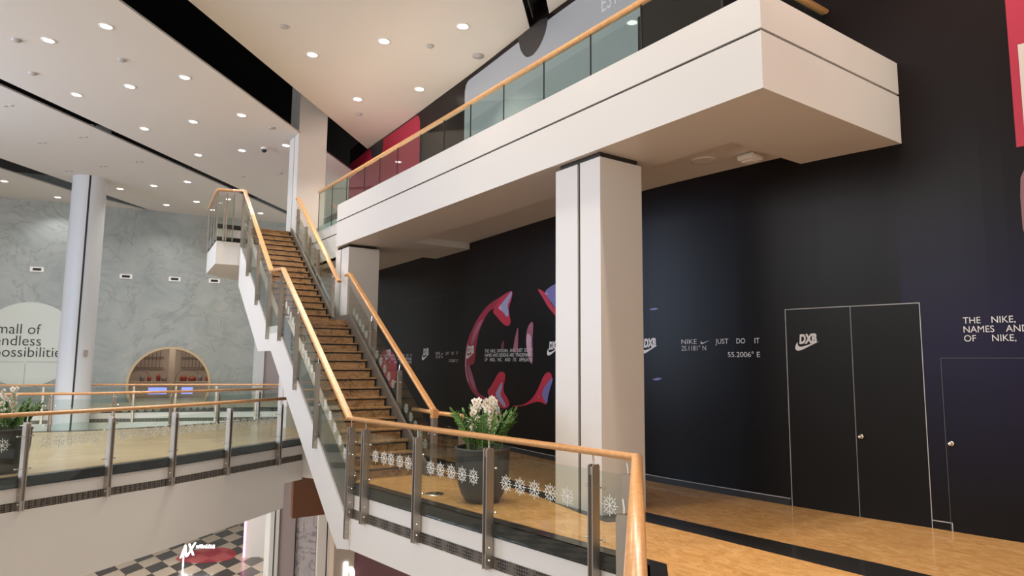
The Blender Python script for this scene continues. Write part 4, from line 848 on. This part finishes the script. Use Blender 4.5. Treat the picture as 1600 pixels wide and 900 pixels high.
def potted_plant(x, y, label, seed, sprays, leafn=22):
    rnd = random.Random(seed); r = thing('potted_plant', (x, y, 0), label, 'potted plant', 'potted plants with orchids')
    b = MB(); b.lathe([(0, 0), (.20, 0), (.225, .01), (.285, .10), (.335, .24), (.36, .42), (.367, .62), (.365, .68), (.378, .69), (.380, .715), (.362, .722), (.345, .715), (.34, .64), (.0, .64)], (x, y, 0), 48); part(b, 'pot', M['pot'], r, True)
    b = MB(); b.lathe([(0, .675), (.20, .67), (.342, .655)], (x, y, 0), 24); part(b, 'soil', M['soil'], r, True)
    for i in range(leafn):
        a = 2.399*i+rnd.uniform(-.3, .3); rad = .28*math.sqrt((i+.5)/leafn)
        zz_stem((x+rad*math.cos(a), y+rad*math.sin(a), .65), a, rnd.uniform(.15, .38)+.35*rad, rnd.uniform(.40, .62)-.22*(rad < .12), 10, 'leaf' if i % 3 else 'leaf2', r, seed*100+i)
    for i, (dx, dy, az, h, reach, nf) in enumerate(sprays): orchid((x+dx, y+dy, .66), az, h, reach, nf, r, seed*50+i)
potted_plant(5.02, 7.78, 'dark pot of leafy greenery with white orchids behind the near railing', 3, [(-.06, 0, 3.6, .68, .20, 11), (.0, -.05, -1.8, .66, .12, 11), (.04, .0, -.6, .62, .16, 10), (.09, .05, -.1, .68, .24, 10), (-.02, .04, -2.6, .60, .14, 10)])
potted_plant(-.36, 13.86, 'dark pot of leafy greenery with white orchids at the left edge behind the walkway railing', 5, [(-.04, 0, -1.8, .66, .10, 9), (.03, .02, -.6, .70, .10, 9), (.06, .05, -1.2, .6, .06, 8)], 20)
b = MB(); b.lathe([(0, .006), (.13, .006), (.135, .0)], (4.72, 8.55, 0), 24); tag(b.build('floor_outlet', M['chrome'], None, True), 'round steel outlet cover set in the marble floor by the pot', 'outlet cover')

# ------------------------------------------------------------------ lower court
r = thing('neon_sign', (5.2, 27, -5.5), 'white lit lettering sign standing over the red film on the court floor', 'sign')
vs, fs = text_mesh('AX', .56, .02, .2); x1 = max(v.x for v in vs); b = MB(); b.add([Vector((4.64+v.x*.50/x1, 27.0, -5.16+v.y+v.x*.05)) for v in vs], fs); part(b, 'large_letters', M['neon'], r)
vs, fs = text_mesh('mARveLOUS', .17, .004, .05); x1 = max(v.x for v in vs); b = MB(); b.add([Vector((5.14+v.x*.64/x1, 27.0, -4.90+v.y-v.x*.12)) for v in vs], fs); part(b, 'small_letters', M['neon'], r)
b = MB(); b.box(4.73, 4.77, 27.01, 27.04, -5.5, -5.0); part(b, 'pole', M['neon'], r)
b = MB(); pts = [(4.55, 28.1), (5.1, 27.2), (5.9, 26.9), (6.4, 26.95), (6.75, 27.6), (6.72, 28.6), (6.2, 29.1), (5.2, 29.0)]; b.poly([(x, y, -5.494) for x, y in smooth_poly(pts)])
tag(b.build('floor_film', M['carpet']), 'round red film stuck on the mosaic court floor', 'floor sticker')
r = thing('white_partition', (6.85, 27, -5.5), 'white partition with a pink lit edge standing in the lower court', 'partition')
b = MB(); b.prism([(6.86, 27), (8.4, 26.2), (8.45, 26.3), (6.91, 27.1)], -5.5, -2.6); part(b, 'panel', M['panel'], r); b = MB(); b.box(6.80, 6.86, 26.98, 27.08, -5.5, -2.6); part(b, 'edge_light', M['pinkglow'], r)
r = thing('dark_shopfront', (7.7, 25.5, -5.5), 'dark glazed shopfront behind the white partition of the lower court', 'shopfront')
b = MB(); b.box(7.55, 8.6, 25.4, 25.6, -5.5, -.95); part(b, 'glazing', M['granite'], r)
for z in (-4.9, -3.6, -2.6): b = MB(); b.box(7.6, 8.5, 25.36, 25.4, z, z+.12); part(b, 'shelf_light', M['lampglow'] if z < -4 else M['mauve'], r)
def lower_panel(name, x0, x1, y, m, label, cat, seam=None):
    r = thing(name, (x0, y, -5.5), label, cat); b = MB(); b.box(x0, x1, y, y+.5, -5.5, -.95); part(b, 'cladding', M[m], r)
    if seam: b = MB(); b.box(seam-.015, seam+.015, y-.004, y+.01, -5.5, -.95); part(b, 'seam', M['black'], r)
lower_panel('court_pillar', 5.74, 5.99, 20.0, 'bluepaint', 'narrow white pillar of the lower court left of the mauve wall', 'pillar', 5.87)
lower_panel('court_wall_panel', 6.0, 6.50, 20.05, 'mauve', 'plain mauve wall panel of the lower court below the wooden bulkhead', 'wall panel', 6.49)
lower_panel('court_wall_panel', 6.52, 7.12, 20.1, 'marblepanel', 'veined marble wall panel of the lower court beside the mauve panel', 'wall panel')
lower_panel('court_pillar', 7.14, 7.74, 20.0, 'panel', 'wide white pillar of the lower court right of the marble panel', 'pillar', 7.42)
b = MB(); b.box(5.27, 6.35, 16.6, 16.75, -1.93, -.91); tag(b.build('wood_bulkhead', M['wood2'], bevel=.01), 'brown wooden bulkhead hanging under the walkway beside the stair stringer', 'bulkhead')
r = thing('court_shopfront', (6.2, 16, -5.5), 'beige lower shopfront with a bright letter and a dark doorway under the near gallery', 'shopfront')
b = MB(); b.box(6.12, 6.64, 16, 16.3, -5.5, -.95); part(b, 'wall', M['beige'], r); b = MB(); b.box(6.64, 9.5, 16.1, 16.3, -5.5, -.95); part(b, 'dark_opening', M['rose'], r)
vs, fs = text_mesh('h', .62, .02); b = MB(); b.add([Vector((6.36+v.x, 15.98, -3.42+v.y)) for v in vs], fs); part(b, 'lit_letter', M['neon'], r)
